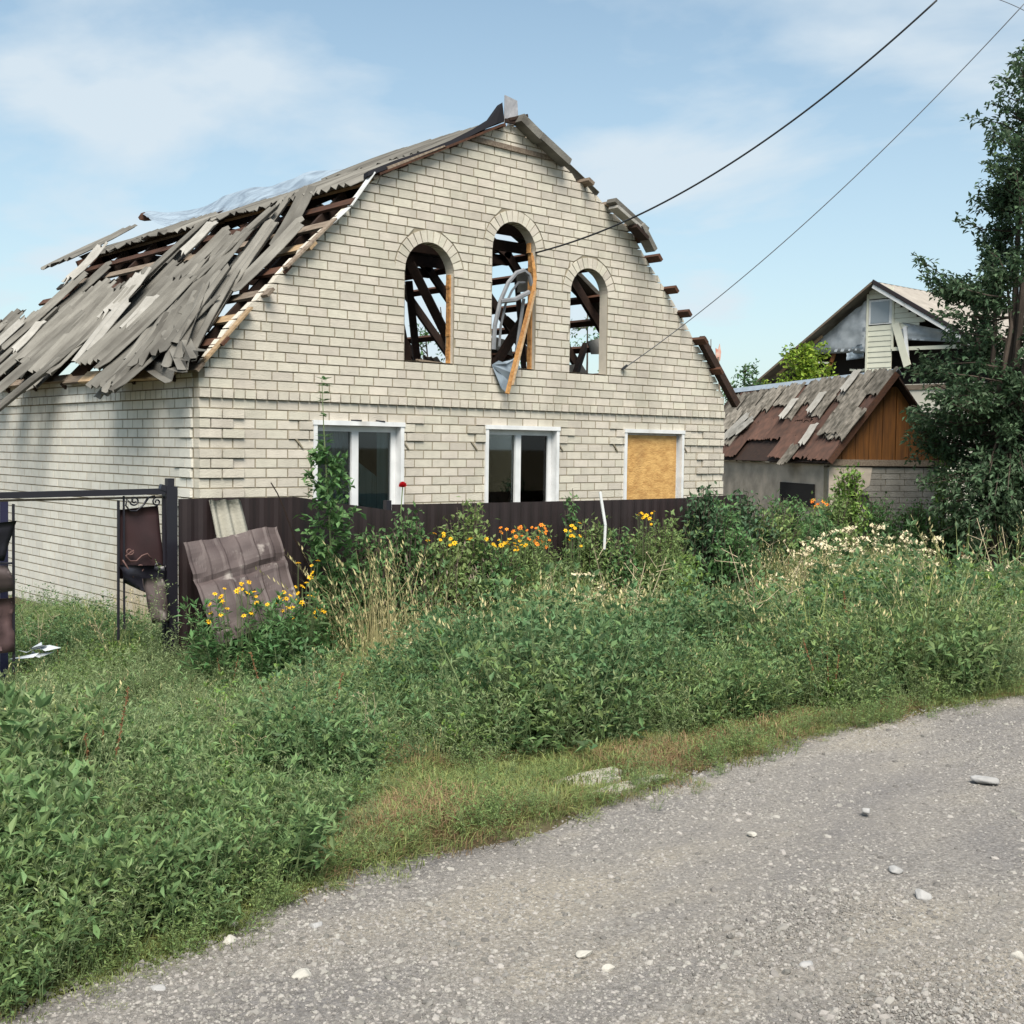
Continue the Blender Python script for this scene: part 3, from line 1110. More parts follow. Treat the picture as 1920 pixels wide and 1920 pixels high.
def put_sheet(me, side, upper, u, v0, rot, lift, tilt=0.0, name='roof_sheet', parent=None):
    """u: along the house, v0: up the slope, rot: turn within the slope, tilt: raise one edge"""
    o, v, nrm, L = roof_frame(side, upper)
    P = o + v * v0 + U * u + nrm * lift
    ca, sa = math.cos(rot), math.sin(rot)
    ly = v * ca + U * sa
    ly = (ly + nrm * tilt).normalized()
    lx = ly.cross(nrm).normalized()
    lz = lx.cross(ly)
    ob = bpy.data.objects.new(name, me)
    mm = Matrix((lx, ly, lz)).transposed().to_4x4()
    mm.translation = P
    col.objects.link(ob)
    ob.parent = parent or house
    ob.matrix_parent_inverse = worldof(parent or house).inverted()
    ob.matrix_basis = mm
    return ob


rnd = random.Random(11)
# lower left slope: slid, split sheets, lying two and three deep
for layer in range(3):
    for row, vv in enumerate((0.35, 1.25, 2.15)):
        u = 0.95 + layer * 0.17 + rnd.uniform(0, 0.2)
        while u < (7.9, 6.9, 6.2)[row]:
            me = strips[rnd.randrange(len(strips))]
            dens = [0.58, 0.36, 0.26][layer]
            if row == 2 and u > 2.2:
                dens *= 0.9
            if u < 2.0:
                dens *= 0.9 if row == 0 else 0.5
            if rnd.random() < dens:
                rot = R(rnd.gauss(-7, 6)) if u > 1.8 else R(rnd.gauss(8, 10))
                v_ = vv + rnd.uniform(-0.22, 0.22) + ((0.26 if u < 4 else 0.42) if row == 0 else -0.14 if row == 2 else 0)
                if u > 7.2 and row == 2:
                    v_ -= 0.35
                put_sheet(me, -1, False, u, v_, rot, 0.075 + layer * 0.06 + rnd.uniform(0, 0.04), rnd.uniform(-0.04, 0.06))
            u += rnd.uniform(0.32, 0.62)
for i in range(7):
    put_sheet(pale[i % 3], -1, False, rnd.uniform(1.0, 6.8), rnd.uniform(0.5, 2.4), R(rnd.gauss(-8, 12)), 0.25, 0.05)
# long pieces hanging over the eave
for u, v0, rot, k in ((3.45, 0.12, -30, 7), (5.1, 0.6, -10, 1), (4.3, 0.4, -14, 1), (1.15, 0.32, 14, 0), (0.85, 0.45, 26, 4), (1.55, 1.0, 22, 7), (1.3, 1.5, 12, 1), (0.75, 0.9, 22, 0)):
    put_sheet(strips[k], -1, False, u, v0, R(rot), 0.21, 0.0)
for u, v0, rot, k in ((0.75, 1.45, 16, 7), (0.55, 0.85, 24, 0), (1.0, 1.9, 10, 5), (0.45, 1.75, -14, 5), (1.25, 2.3, 14, 0), (0.8, 2.55, 24, 5)):
    put_sheet(strips[k], -1, False, u, v0, R(rot), 0.12, 0.05)
# crumpled pieces by the front corner of the eave
put_sheet(strips[5], -1, False, 0.35, 0.30, R(62), 0.16, 0.08)
put_sheet(strips[0], -1, False, 0.62, 0.62, R(35), 0.20, 0.06)
put_sheet(strips[4], -1, False, 0.30, 0.12, R(75), 0.10, 0.0)
# upper left slope: mostly covered
knee = [corr_mesh(1.13, 0.75, 40 + i, m=M['sheet'], ragged=0.05) for i in range(3)]
for row, vv in enumerate((0.55, 1.62)):
    for i in range(7):
        u = 0.62 + i * 1.02
        if row == 1 and i >= 2:
            continue
        if row == 0 and i >= 2:
            put_sheet(knee[i % 3], -1, True, u, 0.22 + rnd.uniform(-0.06, 0.06), R(rnd.uniform(-4, 4)), 0.06, rnd.uniform(-0.03, 0.02))
            continue
        put_sheet(full[(i + row) % 3], -1, True, u + rnd.uniform(-0.03, 0.03), vv + rnd.uniform(-0.06, 0.04), R(rnd.uniform(-2, 2)), 0.06 + 0.02 * row, 0.0)
for u, v0, rot, k in ((7.2, 0.1, 20, 1), (7.4, -0.1, 12, 0)):
    put_sheet(strips[k], -1, True, u, v0, R(rot), 0.15, 0.06)
# right slopes: the upper one still covered, the lower one stripped
for i in range(8):
    for row, vv in enumerate((0.70, 1.46)):
        if (i, row) in ((0, 0), (2, 0), (6, 1), (5, 0), (7, 1), (4, 1)):
            continue
        put_sheet(full[(i + row) % 3], 1, True, 0.55 + i * 1.02, vv, R(rnd.uniform(-2, 2)), 0.075 + 0.005 * row)
put_sheet(strips[1], 1, False, 1.6, 2.3, R(20), 0.12)
for i_, (p0_, p1_, w_, m_) in enumerate((((972, 222), (1012, 262), 0.13, 'sheet'), ((1008, 256), (1062, 306), 0.11, 'sheet'), ((1146, 376), (1208, 432), 0.07, 'sheet'), ((1150, 388), (1196, 428), 0.05, 'sheet_pale'),
                                     ((1198, 422), (1222, 470), 0.085, 'sheet'), ((1186, 424), (1208, 448), 0.06, 'wood_old'))):
    b = MB()
    b.bar(atY(*p0_, -0.10 - 0.02 * i_), atY(*p1_, -0.10 - 0.02 * i_), 0.16, w_ * 0.8)
    b.build('verge_strip', M[m_], house)
put_sheet(pale[2], 1, False, 3.0, 0.5, R(30), 0.1)
put_sheet(strips[3], 1, False, 4.3, 0.7, R(10), 0.1)
put_sheet(full[1], 1, False, 6.5, 0.6, R(-5), 0.1)
# ridge: curled dark felt and a bent upright piece of flashing at the apex
b = MB()
lo_ = [(690, 330), (740, 312), (800, 291), (850, 271), (900, 246), (930, 232), (946, 226)]
up_ = [(690, 321), (742, 300), (800, 281), (845, 263), (890, 240), (922, 220), (942, 192)]
for (a_, b_), (c_, d_) in zip(zip(lo_, lo_[1:]), zip(up_, up_[1:])):
    q_ = [atY(*a_, -0.10), atY(*b_, -0.10)]
    t_ = [atY(*c_, -0.06), atY(*d_, -0.06)]
    o_ = Vector((0.04, 0.14, 0.0))
    b.hexa([q_[0], q_[1], q_[1] + o_, q_[0] + o_, t_[0], t_[1], t_[1] + o_, t_[0] + o_])
b.build('ridge_felt', M['rubber'], house)
b = MB()
fa_ = [atY(946, 232, -0.04), atY(972, 224, 0.02), atY(970, 189, 0.04), atY(947, 178, -0.04)]
th = Vector((0.0, 0.012, 0.0))
b.hexa([fa_[0], fa_[1], fa_[1] + th, fa_[0] + th, fa_[3], fa_[2], fa_[2] + th, fa_[3] + th])
b.build('ridge_flashing', mat('dull_tin', (0.42, 0.42, 0.44), (0.25, 0.25, 0.27), scale=12, rough=0.5), house)
b = MB()
b.bar((4.0, -0.05, 6.0), (4.27, -0.08, 6.09), 0.04, 0.035)
b.bar((3.95, -0.04, 5.98), (4.30, -0.07, 5.99), 0.035, 0.045)
b.build('ridge_board', M['wood_old'], house)
# broken brick edge plate under the apex, verge boards
b = MB()
b.hexa([(3.45, -0.03, 5.66), (4.95, -0.03, 5.64), (4.95, 0.1, 5.64), (3.45, 0.1, 5.66), (3.45, -0.03, 5.72), (4.95, -0.03, 5.70), (4.95, 0.1, 5.70), (3.45, 0.1, 5.72)])
b.build('verge_board', M['wood_grey'], house)
for (xa, za, xb, zb, m_, w) in ((7.62, 3.66, 8.46, 2.76, M['wood_old'], 0.11), (0.02, 2.90, 0.55, 3.48, M['wood_new'], 0.02), (0.95, 3.92, 1.55, 4.50, M['wood_grey'], 0.02),
                                (2.1, 5.05, 3.9, 5.92, M['wood_red'], 0.025), (2.2, 5.13, 3.0, 5.50, M['wood_grey'], 0.03), (1.74, 4.66, 2.04, 5.06, M['pvc'], 0.012), (1.50, 4.44, 1.72, 4.64, M['pvc'], 0.010)):
    b = MB()
    b.bar((xa, -0.06, za), (xb, -0.06, zb), 0.09, w)
    b.build('verge_board', m_, house)
# lightweight membrane lifted off the ridge
b = MB()
def chain(pl, t):
    k = t * (len(pl) - 1)
    i = min(int(k), len(pl) - 2)
    return pl[i].lerp(pl[i + 1], k - i)
topc = [at(x, y, (1, 0, 0), 4.1) for x, y in ((668, 318), (615, 321), (570, 326), (533, 338), (490, 350), (446, 362), (408, 376), (350, 392), (300, 398), (264, 402))]
lowc = [at(x, y, (1, 0, 0), 2.75) for x, y in ((640, 352), (600, 364), (563, 378), (520, 392), (480, 404), (440, 416), (400, 427), (360, 433), (330, 428), (285, 414))]
NU, NV = 60, 12
for i in range(NU + 1):
    A_, B_ = chain(topc, i / NU), chain(lowc, i / NU)
    for j in range(NV + 1):
        t = j / NV
        P = A_.lerp(B_, t)
        P += Vector((0.03 * math.sin(i * 0.3 + j * 0.5), 0, 0.030 * math.sin(i * 0.24 + 1.2 * math.sin(j * 0.4)) + 0.012 * math.sin(i * 0.7 - j * 0.9)))
        b.v.append(tuple(P))
for i in range(NU):
    for j in range(NV):
        q = i * (NV + 1) + j
        b.f.append((q, q + 1, q + NV + 2, q + NV + 1))
b.mi = [0] * len(b.f)
film = b.build('plastic_film', M['clear_film'], smooth=True)
tag(film, 'torn greyish plastic film billowing above the ridge of the brick house', 'plastic sheet')
for q, lab in (((271, 407), 'left of the two charred scraps at the loose end of the plastic film'), ((338, 425), 'right of the two charred scraps, close to the broken roof sheets')):
    P = at(*q, (1, 0, 0), 3.9 if q[0] < 300 else 3.35)
    b = MB()
    rr = random.Random(q[0])
    ring = [(-0.14, 0.0), (-0.08, 0.07), (-0.02, 0.10), (0.07, 0.06), (0.17, -0.02), (0.10, -0.05), (-0.02, -0.06), (-0.10, -0.05)]
    for s in (1,):
        ctr = P + Vector((0, 0.0, 0))
        n_ = len(ring)
        b.v += [tuple(P + cr * (a * 0.9) + Vector((0, 0, c)) + cf * 0.06 * rr.uniform(0, 1)) for a, c in ring]
        b.v += [tuple(P + cr * (a * 0.7) + Vector((0, 0, c * 0.6)) + cf * 0.14) for a, c in ring]
        b.f.append(tuple(range(n_)))
        b.f.append(tuple(range(2 * n_ - 1, n_ - 1, -1)))
        for i in range(n_):
            b.f.append((i, n_ + i, n_ + (i + 1) % n_, (i + 1) % n_))
        b.mi = [0] * len(b.f)
    o = b.build('charred_scrap', M['wood_red'])
    tag(o, lab, 'scrap', 'charred scraps on the plastic film')

# the arched casement hanging out of the middle opening
cas = thing('arched_casement', atY(965, 700, -0.1), 'broken arched window casement hanging out of the middle gable opening', 'window frame')


def ylerp(px, py, Y):
    return atY(px, py, Y)


b = MB()
b.tube([ylerp(925, 655, -0.02), ylerp(928, 610, -0.03), ylerp(938, 565, -0.04), ylerp(953, 530, -0.05), ylerp(968, 512, -0.06), ylerp(982, 507, -0.06), ylerp(992, 515, -0.06), ylerp(997, 535, -0.05)], 0.028, 6)
b.build('frame', M['pvc_dirty'], cas)
b = MB()
b.tube([ylerp(936, 650, 0.05), ylerp(939, 610, 0.04), ylerp(948, 570, 0.02), ylerp(960, 545, 0.02), ylerp(972, 530, 0.02), ylerp(984, 530, 0.02)], 0.016, 6)
b.build('frame', M['pvc_dirty'], cas)
b = MB()
b.tube([ylerp(938, 565, -0.05), ylerp(965, 562, -0.05), ylerp(992, 548, -0.05)], 0.03, 6)
b.build('crossbar', M['pvc_dirty'], cas)
b = MB()
b.tube([ylerp(982, 560, 0.03), ylerp(975, 610, 0.05), ylerp(968, 660, 0.08)], 0.022, 6)
b.build('frame', M['pvc_dirty'], cas)
b = MB()
b.bar(ylerp(1000, 545, -0.10), ylerp(951, 738, -0.16), 0.04, 0.036, up=(0, 1, 0))
b.build('foam_edge', M['foam'], cas)
b = MB()
b.bar(ylerp(1003, 545, -0.12), ylerp(960, 722, -0.18), 0.012, 0.05, up=(0, 1, 0))
b.build('foam_edge', M['wood_new'], cas)
b = MB()
b.tube([ylerp(1000, 548, -0.10), ylerp(1003, 520, -0.05), ylerp(998, 480, 0.0)], [0.03, 0.025, 0.02], 6)
b.build('foam_edge', M['foam'], cas)
b = MB()
for i, (x, y) in enumerate([(940, 690), (948, 676), (956, 690), (966, 682), (974, 700), (962, 712), (950, 706), (944, 730), (938, 712)]):
    pass
pp = [ylerp(x, y, -0.03 - 0.02 * (i % 3)) for i, (x, y) in enumerate([(922, 684), (935, 676), (950, 682), (968, 672), (975, 690), (962, 700), (955, 715), (948, 735), (940, 728), (944, 705), (932, 694)])]
for i in range(1, len(pp) - 1):
    b.poly([pp[0], pp[i], pp[i + 1]])
b.build('torn_film', M['clear_film'], cas)
b = MB()
b.bar(ylerp(783, 676, 0.1), ylerp(838, 684, 0.14), 0.05, 0.03)
b.bar(ylerp(781, 674, 0.08), ylerp(800, 684, 0.1), 0.03, 0.012)
b.build('splintered_board', M['wood_grey'], house)


# ------------------------------------------------------------------ cables
def cable(name, a, b_, sag, r, m_, label, n=40):
    b = MB()
    pts = []
    for i in range(n + 1):
        t = i / n
        P = a.lerp(b_, t)
        P.z -= sag * 4 * t * (1 - t)
        pts.append(P)
    b.tube(pts, r, 6)
    return tag(b.build(name, m_, smooth=True), label, 'cable')


def wire(name, p0, p1, p2, r, m_, label, n=48):
    """parabolic cable through three points"""
    b = MB()
    h0 = Vector((p0.x, p0.y, 0)); h2 = Vector((p2.x, p2.y, 0))
    D = (h2 - h0).length
    s1 = (Vector((p1.x, p1.y, 0)) - h0).length / D
    lin = p0.z + (p2.z - p0.z) * s1
    k = (lin - p1.z) / (s1 * (1 - s1))
    pts = []
    for i in range(n + 1):
        t = i / n
        pts.append(Vector((p0.x + (p2.x - p0.x) * t, p0.y + (p2.y - p0.y) * t, p0.z + (p2.z - p0.z) * t - k * t * (1 - t))))
    b.tube(pts, r, 6)
    return tag(b.build(name, m_, smooth=True), label, 'cable')


# the cables run in vertical planes from the wall to a pole behind the viewer's right
def vplane_pt(px, py, A, B):
    dirv = Vector((B.x - A.x, B.y - A.y, 0)).normalized()
    nn = Vector((dirv.y, -dirv.x, 0))
    return at(px, py, nn, nn.dot(A))


A1 = atY(1004, 474, 0.0)
E1 = Vector((6.5, -9.5, 0))
w1a, w1b = vplane_pt(1380, 300, A1, E1), vplane_pt(1757, 0, A1, E1)
ext = w1b + (w1b - w1a) * 0.35 + Vector((0, 0, 0.12))
wire('power_cable', A1, w1a, w1b, 0.011, M['cable'], 'thick black cable from the middle arch of the brick house up into the sky')
A2 = atY(1168, 692, 0.0)
w2a, w2b = vplane_pt(1560, 372, A2, Vector((8.2, -9.0, 0))), vplane_pt(1925, 2, A2, Vector((8.2, -9.0, 0)))
wire('service_cable', A2, w2a, w2b, 0.006, M['cable_grey'], 'thin grey cable from the wall right of the third arch up to the top right')
cl_ = MB()
cl_.bar(atY(1166, 693, -0.03), atY(1176, 685, -0.06), 0.03, 0.03)
tag(cl_.build('cable_clamp', M['cable']), 'small black clamp on the thin cable near the right arch', 'cable clamp')
P0, P1, P2 = atd(1850, -8, 15), atd(1885, 4, 14.5), atd(1925, 22, 14)
wire('power_cable', P0, P1, P2, 0.005, M['cable_grey'], 'short stretch of thin cable crossing the top right corner of the sky')

# ------------------------------------------------------------------ fence, gate and the sheets leaning there
FY = -1.2
fence = thing('metal_fence', (4, FY, 0), 'dark brown ribbed steel sheet fence in front of the brick house', 'fence')


def ribbed(x0, x1, zt0, zt1, y, zb=0.0):
    b = MB()
    n = int((x1 - x0) / 0.0375)
    prof = [0, 0, 0.012, 0.012]
    for i in range(n + 1):
        x = x0 + (x1 - x0) * i / n
        zt = zt0 + (zt1 - zt0) * i / n
        yy = y - prof[i % 4]
        b.v += [(x, yy, zb), (x, yy, zt), (x, yy + 0.003, zb), (x, yy + 0.003, zt)]
    for i in range(n):
        q = i * 4
        b.f += [(q, q + 4, q + 5, q + 1), (q + 2, q + 3, q + 7, q + 6), (q + 1, q + 5, q + 7, q + 3)]
    b.mi = [0] * len(b.f)
    return b


xf = -0.80
tops = [(1.62, 1.615), (1.62, 1.46), (1.52, 1.51), (1.51, 1.505), (1.505, 1.50), (1.50, 1.50), (1.51, 1.52)]
for i, (a, c) in enumerate(tops):
    ribbed(xf, xf + 1.14, a, c, FY - 0.003 * (i % 2)).build('panel', M['metal_brown'], fence)
    pb = MB()
    pb.box(xf + 1.09, xf + 1.15, FY + 0.012, FY + 0.07, 0, a - 0.06)
    pb.build('post', M['metal_black'], fence)
    xf += 1.145
rl = MB()
rl.box(-0.78, 7.15, FY + 0.006, FY + 0.011, 1.25, 1.29)
rl.box(-0.78, 7.15, FY + 0.006, FY + 0.011, 0.4, 0.44)
rl.build('rail', M['metal_black'], fence)

gate = thing('gateway', (-1.9, FY, 0), 'black steel gate frame with a long top rail left of the brown fence', 'gate frame')
GX = -0.88
b = MB()
b.box(GX - 0.05, GX + 0.05, FY - 0.05, FY + 0.05, 0, 1.73)
b.box(GX - 0.03, GX + 0.03, FY - 0.03, FY + 0.03, 1.731, 1.80)
b.build('post', M['metal_black'], gate)
b = MB()
b.bar(atY(315, 921, FY - 0.02), atY(-160, 933, FY - 0.02), 0.04, 0.05)
b.build('top_rail', M['metal_black'], gate)
b = MB()
b.bar(atY(313, 932, FY + 0.03), atY(-160, 942, FY + 0.03), 0.02, 0.018)
b.build('top_rail', M['wood_grey'], gate)
b = MB()
b.bar(atY(300, 913, FY - 0.02), atY(322, 920, FY - 0.02), 0.05, 0.05)
b.build('hinge', M['metal_black'], gate)
b = MB()
b.bar(atY(6, 937, FY + 0.3), atY(6, 1300, FY + 0.3), 0.06, 0.06)
b.build('post', mat('dark_blue_paint', (0.02, 0.02, 0.05), rough=0.5), gate)

wick = thing('wicket_gate', (-1.3, FY, 0), 'wrecked black wicket gate with iron scrolls and a torn brown sheet', 'gate')
b = MB()
b.tube([atY(222, 1200, FY), atY(222, 960, FY), atY(222, 938, FY)], 0.013, 6)
b.build('bar', M['metal_black'], wick)
b = MB()
b.tube([atY(233, 1180, FY), atY(232, 930, FY)], 0.010, 6)
b.build('bar', M['metal_black'], wick)
b = MB()
b.tube([atY(309, 935, FY), atY(309, 1250, FY)], 0.018, 6)
b.build('bar', M['metal_black'], wick)


def spiral(cx, cy, r0, turns, a0, Y, sgn=1, tail=None, n=26, rad=0.0075):
    pts = []
    for i in range(n + 1):
        t = i / n
        a = a0 + sgn * turns * 2 * math.pi * t
        r = r0 * (0.25 + 0.75 * t)
        pts.append(atY(cx + r * math.cos(a), cy + r * math.sin(a), Y))
    if tail:
        pts += [atY(x, y, Y) for x, y in tail]
    b = MB()
    b.tube(pts, rad, 5)
    return b


spiral(252, 939, 9, 1.4, 0.3, FY - 0.01, 1, [(238, 936), (236, 948), (244, 958), (256, 958), (268, 948), (276, 935)]).build('scroll', M['metal_black'], wick, smooth=True)
spiral(294, 941, 8, 1.3, 2.5, FY - 0.01, 1, [(290, 930), (280, 932), (270, 946)]).build('scroll', M['metal_black'], wick, smooth=True)
iron = mat('rusty_iron', (0.10, 0.055, 0.05), rough=0.7)
spiral(243, 1034, 8, 1.2, 1.0, FY - 0.02, -1, [(236, 1042), (244, 1052), (256, 1052), (266, 1042), (276, 1038), (284, 1048)]).build('scroll', iron, wick, smooth=True)
spiral(262, 1064, 11, 0.9, -2.6, FY - 0.02, 1, [(262, 1080), (250, 1082), (240, 1066), (230, 1050)]).build('scroll', iron, wick, smooth=True)
spiral(298, 1062, 12, 1.1, 0.5, FY - 0.02, -1).build('scroll', M['metal_black'], wick, smooth=True)


def patch(name, corners, m_, parent, nu=8, nv=8, rib=0.0, ribn=10, noise=0.02, seed=1, thick=0.004, fold=None):
    """thin metal sheet spanned between four points (bl, br, tr, tl), dented"""
    rr = random.Random(seed)
    bl, br, tr, tl = [Vector(c) for c in corners]
    nn = (br - bl).cross(tl - bl).normalized()
    ph = [rr.uniform(0, 6) for _ in range(6)]
    b = MB()
    for s in (0, 1):
        for j in range(nv + 1):
            for i in range(nu + 1):
                u, v = i / nu, j / nv
                P = bl.lerp(br, u).lerp(tl.lerp(tr, u), v)
                d = noise * (math.sin(u * 5 + ph[0]) * math.sin(v * 4 + ph[1]) + 0.5 * math.sin(u * 11 + ph[2] + v * 3) + 0.4 * math.sin(v * 13 + ph[3] + u * 5))
                if rib:
                    w = (u * ribn) % 1.0
                    d += rib * (1 if w < 0.22 else 0)
                if fold:
                    d += fold(u, v)
                b.v.append(tuple(P + nn * (d - s * thick)))
    N = (nu + 1) * (nv + 1)
    for j in range(nv):
        for i in range(nu):
            q = j * (nu + 1) + i
            b.f.append((q, q + 1, q + nu + 2, q + nu + 1))
            b.f.append((N + q + nu + 1, N + q + nu + 2, N + q + 1, N + q))
    for ids in ([i for i in range(nu + 1)], [nv * (nu + 1) + i for i in range(nu + 1)], [j * (nu + 1) for j in range(nv + 1)], [j * (nu + 1) + nu for j in range(nv + 1)]):
        for a, c in zip(ids, ids[1:]):
            b.f.append((a, N + a, N + c, c))
    b.mi = [0] * len(b.f)
    return b.build(name, m_, parent, smooth=not rib)


red_brown = mat('maroon_painted_steel', (0.045, 0.022, 0.024), (0.03, 0.017, 0.018), scale=4, rough=0.5, coords='World')
patch('sheet', [atY(222, 1085, FY + 0.02), atY(310, 1090, FY + 0.02), atY(296, 948, FY + 0.02), atY(222, 956, FY + 0.02)], red_brown, wick, 10, 8, noise=0.01, seed=3)
patch('sheet', [atY(285, 1170, FY - 0.15), atY(318, 1165, FY - 0.02), atY(300, 1085, FY - 0.02), atY(268, 1085, FY - 0.1)], M['metal_dust'], wick, 8, 6, noise=0.02, seed=5, fold=lambda u, v: 0.08 * math.sin(u * 3.1))
patch('sheet', [atY(232, 1092, FY - 0.03), atY(312, 1130, FY - 0.03), atY(308, 1060, FY - 0.03), atY(224, 1060, FY - 0.03)], M['metal_black'], wick, 8, 6, noise=0.03, seed=8)

leafg = thing('gate_leaf', (-2.2, FY, 0), 'bent gate leaf with a torn dark sheet at the left edge of the photo', 'gate')
b = MB()
b.tube([atY(25, 945, FY), atY(26, 1260, FY)], 0.012, 6)
b.build('bar', M['metal_black'], leafg)
b = MB()
b.tube([atY(-60, 1057, FY), atY(26, 1056, FY)], 0.009, 6)
b.build('bar', M['metal_black'], leafg)
patch('sheet', [atY(-60, 1050, FY - 0.02), atY(8, 1052, FY - 0.02), atY(31, 976, FY - 0.06), atY(-60, 988, FY - 0.02)], M['metal_black'], leafg, 8, 6, noise=0.012, seed=2)
patch('sheet', [atY(-60, 1125, FY - 0.04), atY(24, 1108, FY - 0.03), atY(14, 1060, FY - 0.04), atY(-60, 1060, FY - 0.04)], M['metal_dust'], leafg, 8, 6, noise=0.02, seed=4, fold=lambda u, v: 0.05 * math.sin(v * 3.1))
patch('sheet', [atY(-60, 1230, FY - 0.05), atY(27, 1222, FY - 0.02), atY(27, 1120, FY - 0.02), atY(-60, 1130, FY - 0.05)], mat('crumpled_maroon_steel', (0.12, 0.075, 0.075), (0.05, 0.03, 0.032), scale=5, rough=0.5, coords='World'), leafg, 8, 6, noise=0.035, seed=9)

# asbestos-cement sheet and crumpled steel sheet leaning on the fence
sl = patch('roof_sheet', [atY(425, 1110, -1.45), atY(495, 1100, -1.45), atY(453, 936, -1.235), atY(391, 938, -1.235)], mat('clean_asbestos_cement', (0.34, 0.325, 0.28), (0.27, 0.26, 0.22), scale=5, rough=0.9, bump=0.3), None, 24, 6, noise=0.0, seed=1, thick=0.007,
           fold=lambda u, v: 0.028 * math.sin(u * 2 * math.pi * 2.6 + 0.6))
tag(sl, 'narrow corrugated grey sheet standing behind the crumpled brown sheet at the fence', 'roof sheet')


def cfold(u, v):
    d = 0.0
    if v > 0.58:
        d += 0.014 * math.sin((v - 0.58) / 0.42 * math.pi * 0.9)
    d -= 0.035 * math.exp(-((v - 0.64 + 0.05 * math.sin(u * 3.1)) / 0.03) ** 2)
    d += 0.04 * math.sin(u * 3.0) * (1 - v) + 0.02 * math.sin(u * 6 + v * 3) * v
    d += 0.012 * abs(math.sin(u * 9 + v * 7)) + 0.010 * abs(math.sin(u * 5 - v * 13 + 1)) * (1 if v > 0.5 else 0.4)
    return d


cs = patch('crumpled_sheet', [atY(405, 1215, -1.95), atY(560, 1150, -1.85), atY(517, 990, -1.40), atY(342, 1020, -1.42)], M['metal_dust'], None, 44, 26, rib=0.012, ribn=6, noise=0.022, seed=6, fold=cfold)
tag(cs, 'crumpled dusty brown steel sheet leaning on the fence behind yellow flowers', 'metal sheet')

# white splintered slat and odd bits
b = MB()
b.bar(atY(1125, 922, -1.7), atY(1135, 985, -1.72), 0.035, 0.012, up=(0, 1, 0))
b.bar(atY(1135, 985, -1.72), atY(1133, 1030, -1.72), 0.03, 0.012, up=(0, 1, 0))
tag(b.build('broken_slat', M['pvc']), 'white splintered slat sticking up from the flowers below the right window', 'slat')
b = MB()
q0 = at(60, 1232, (0, 0, 1), 0.32)
rr = random.Random(5)
for i in range(9):
    a = rr.uniform(0, 6.28)
    c_ = q0 + Vector((rr.uniform(-0.12, 0.12), rr.uniform(-0.12, 0.12), rr.uniform(-0.03, 0.05)))
    b.poly([c_, c_ + Vector((0.13 * math.cos(a), 0.13 * math.sin(a), rr.uniform(-0.02, 0.05))), c_ + Vector((0.11 * math.cos(a + 1), 0.11 * math.sin(a + 1), rr.uniform(-0.02, 0.06))), c_ + Vector((0.1 * math.cos(a + 1.9), 0.1 * math.sin(a + 1.9), 0.02))])
tag(b.build('plastic_scrap', mat('crumpled_white_plastic', (0.55, 0.58, 0.62), (0.35, 0.38, 0.42), scale=10, rough=0.5)), 'crumpled pale plastic scrap in the weeds at the left edge', 'scrap')
for pts, lab in (([(508, 905), (520, 925), (535, 960), (552, 1010), (575, 1055)], 'long bare dry stalk leaning against the brown fence'),
                 ([(596, 1005), (585, 1025), (572, 1045)], 'short bare twig beside the long dry stalk at the fence')):
    b = MB()
    b.tube([atY(x, y, -1.32 - 0.02 * i) for i, (x, y) in enumerate(pts)], 0.006, 5)
    tag(b.build('dry_stalk', M['wood_old']), lab, 'stalk')

# ------------------------------------------------------------------ the shed on the right
SC = Vector((14.30, 2.21, 0))
ha = R(59.8)
SA = Vector((math.cos(ha), math.sin(ha), 0))       # along the ridge, away
SB = Vector((math.sin(ha), -math.cos(ha), 0))      # along the gable, to the right
shed = thing('shed', SC + SA * 3 + SB * 1.2, 'low shed with a patched corrugated roof and orange boarded gable', 'shed')
SW, SL_, SE, SR = 2.52, 8.0, 2.0, 3.6


def sp(a, b_, z):
    return SC + SA * a + SB * b_ + Vector((0, 0, z))


def sbox(bm, a0, a1, b0, b1, z0, z1):
    bm.hexa([sp(a0, b0, z0), sp(a0, b1, z0), sp(a1, b1, z0), sp(a1, b0, z0), sp(a0, b0, z1), sp(a0, b1, z1), sp(a1, b1, z1), sp(a1, b0, z1)])


b = MB()
sbox(b, 0.02, 0.24, 0.02, SW - 0.02, 0, 1.80)
b.build('gable_wall', M['mortar'], shed)
b = MB()
sbox(b, 0.25, SL_, 0.02, 0.24, 0, 1.85)
b.build('long_wall', M['plaster'], shed)
b = MB()
sbox(b, 0.25, SL_, SW - 0.24, SW - 0.02, 0, 1.85)
b.build('far_wall', M['plaster'], shed)
nb = 0
for j in range(15):
    y = -0.1 * (j % 2)
    while y < SW:
        a0, a1 = max(y, 0.0) + 0.006, min(y + 0.395, SW) - 0.006
        if a1 - a0 > 0.05:
            b = MB()
            dz = random.uniform(-0.004, 0.004)
            sbox(b, random.uniform(-0.006, 0.006), 0.06, a0, a1, 0.115 * j + 0.08, 0.115 * j + 0.185)
            b.build('block', M['block'], shed)
        y += 0.4
b = MB()      # patch of render over the blocks near the corner, irregular outline
ring = [(0.0, 0.9), (0.0, 1.82), (0.9, 1.80), (0.85, 1.45), (0.62, 1.3), (0.70, 0.95), (0.3, 0.9)]
q = [sp(-0.016, x, z) for x, z in ring] + [sp(0.005, x, z) for x, z in ring]
nn_ = len(ring)
b.v += [tuple(v) for v in q]
b.f.append(tuple(range(nn_ - 1, -1, -1)))
for i in range(nn_):
    b.f.append((i, (i + 1) % nn_, nn_ + (i + 1) % nn_, nn_ + i))
b.mi = [0] * len(b.f)
b.build('render_patch', M['plaster'], shed)
b = MB()
sbox(b, -0.05, 0.12, -0.05, SW + 0.05, 1.83, 1.95)
b.build('wall_plate', M['wood_grey'], shed)
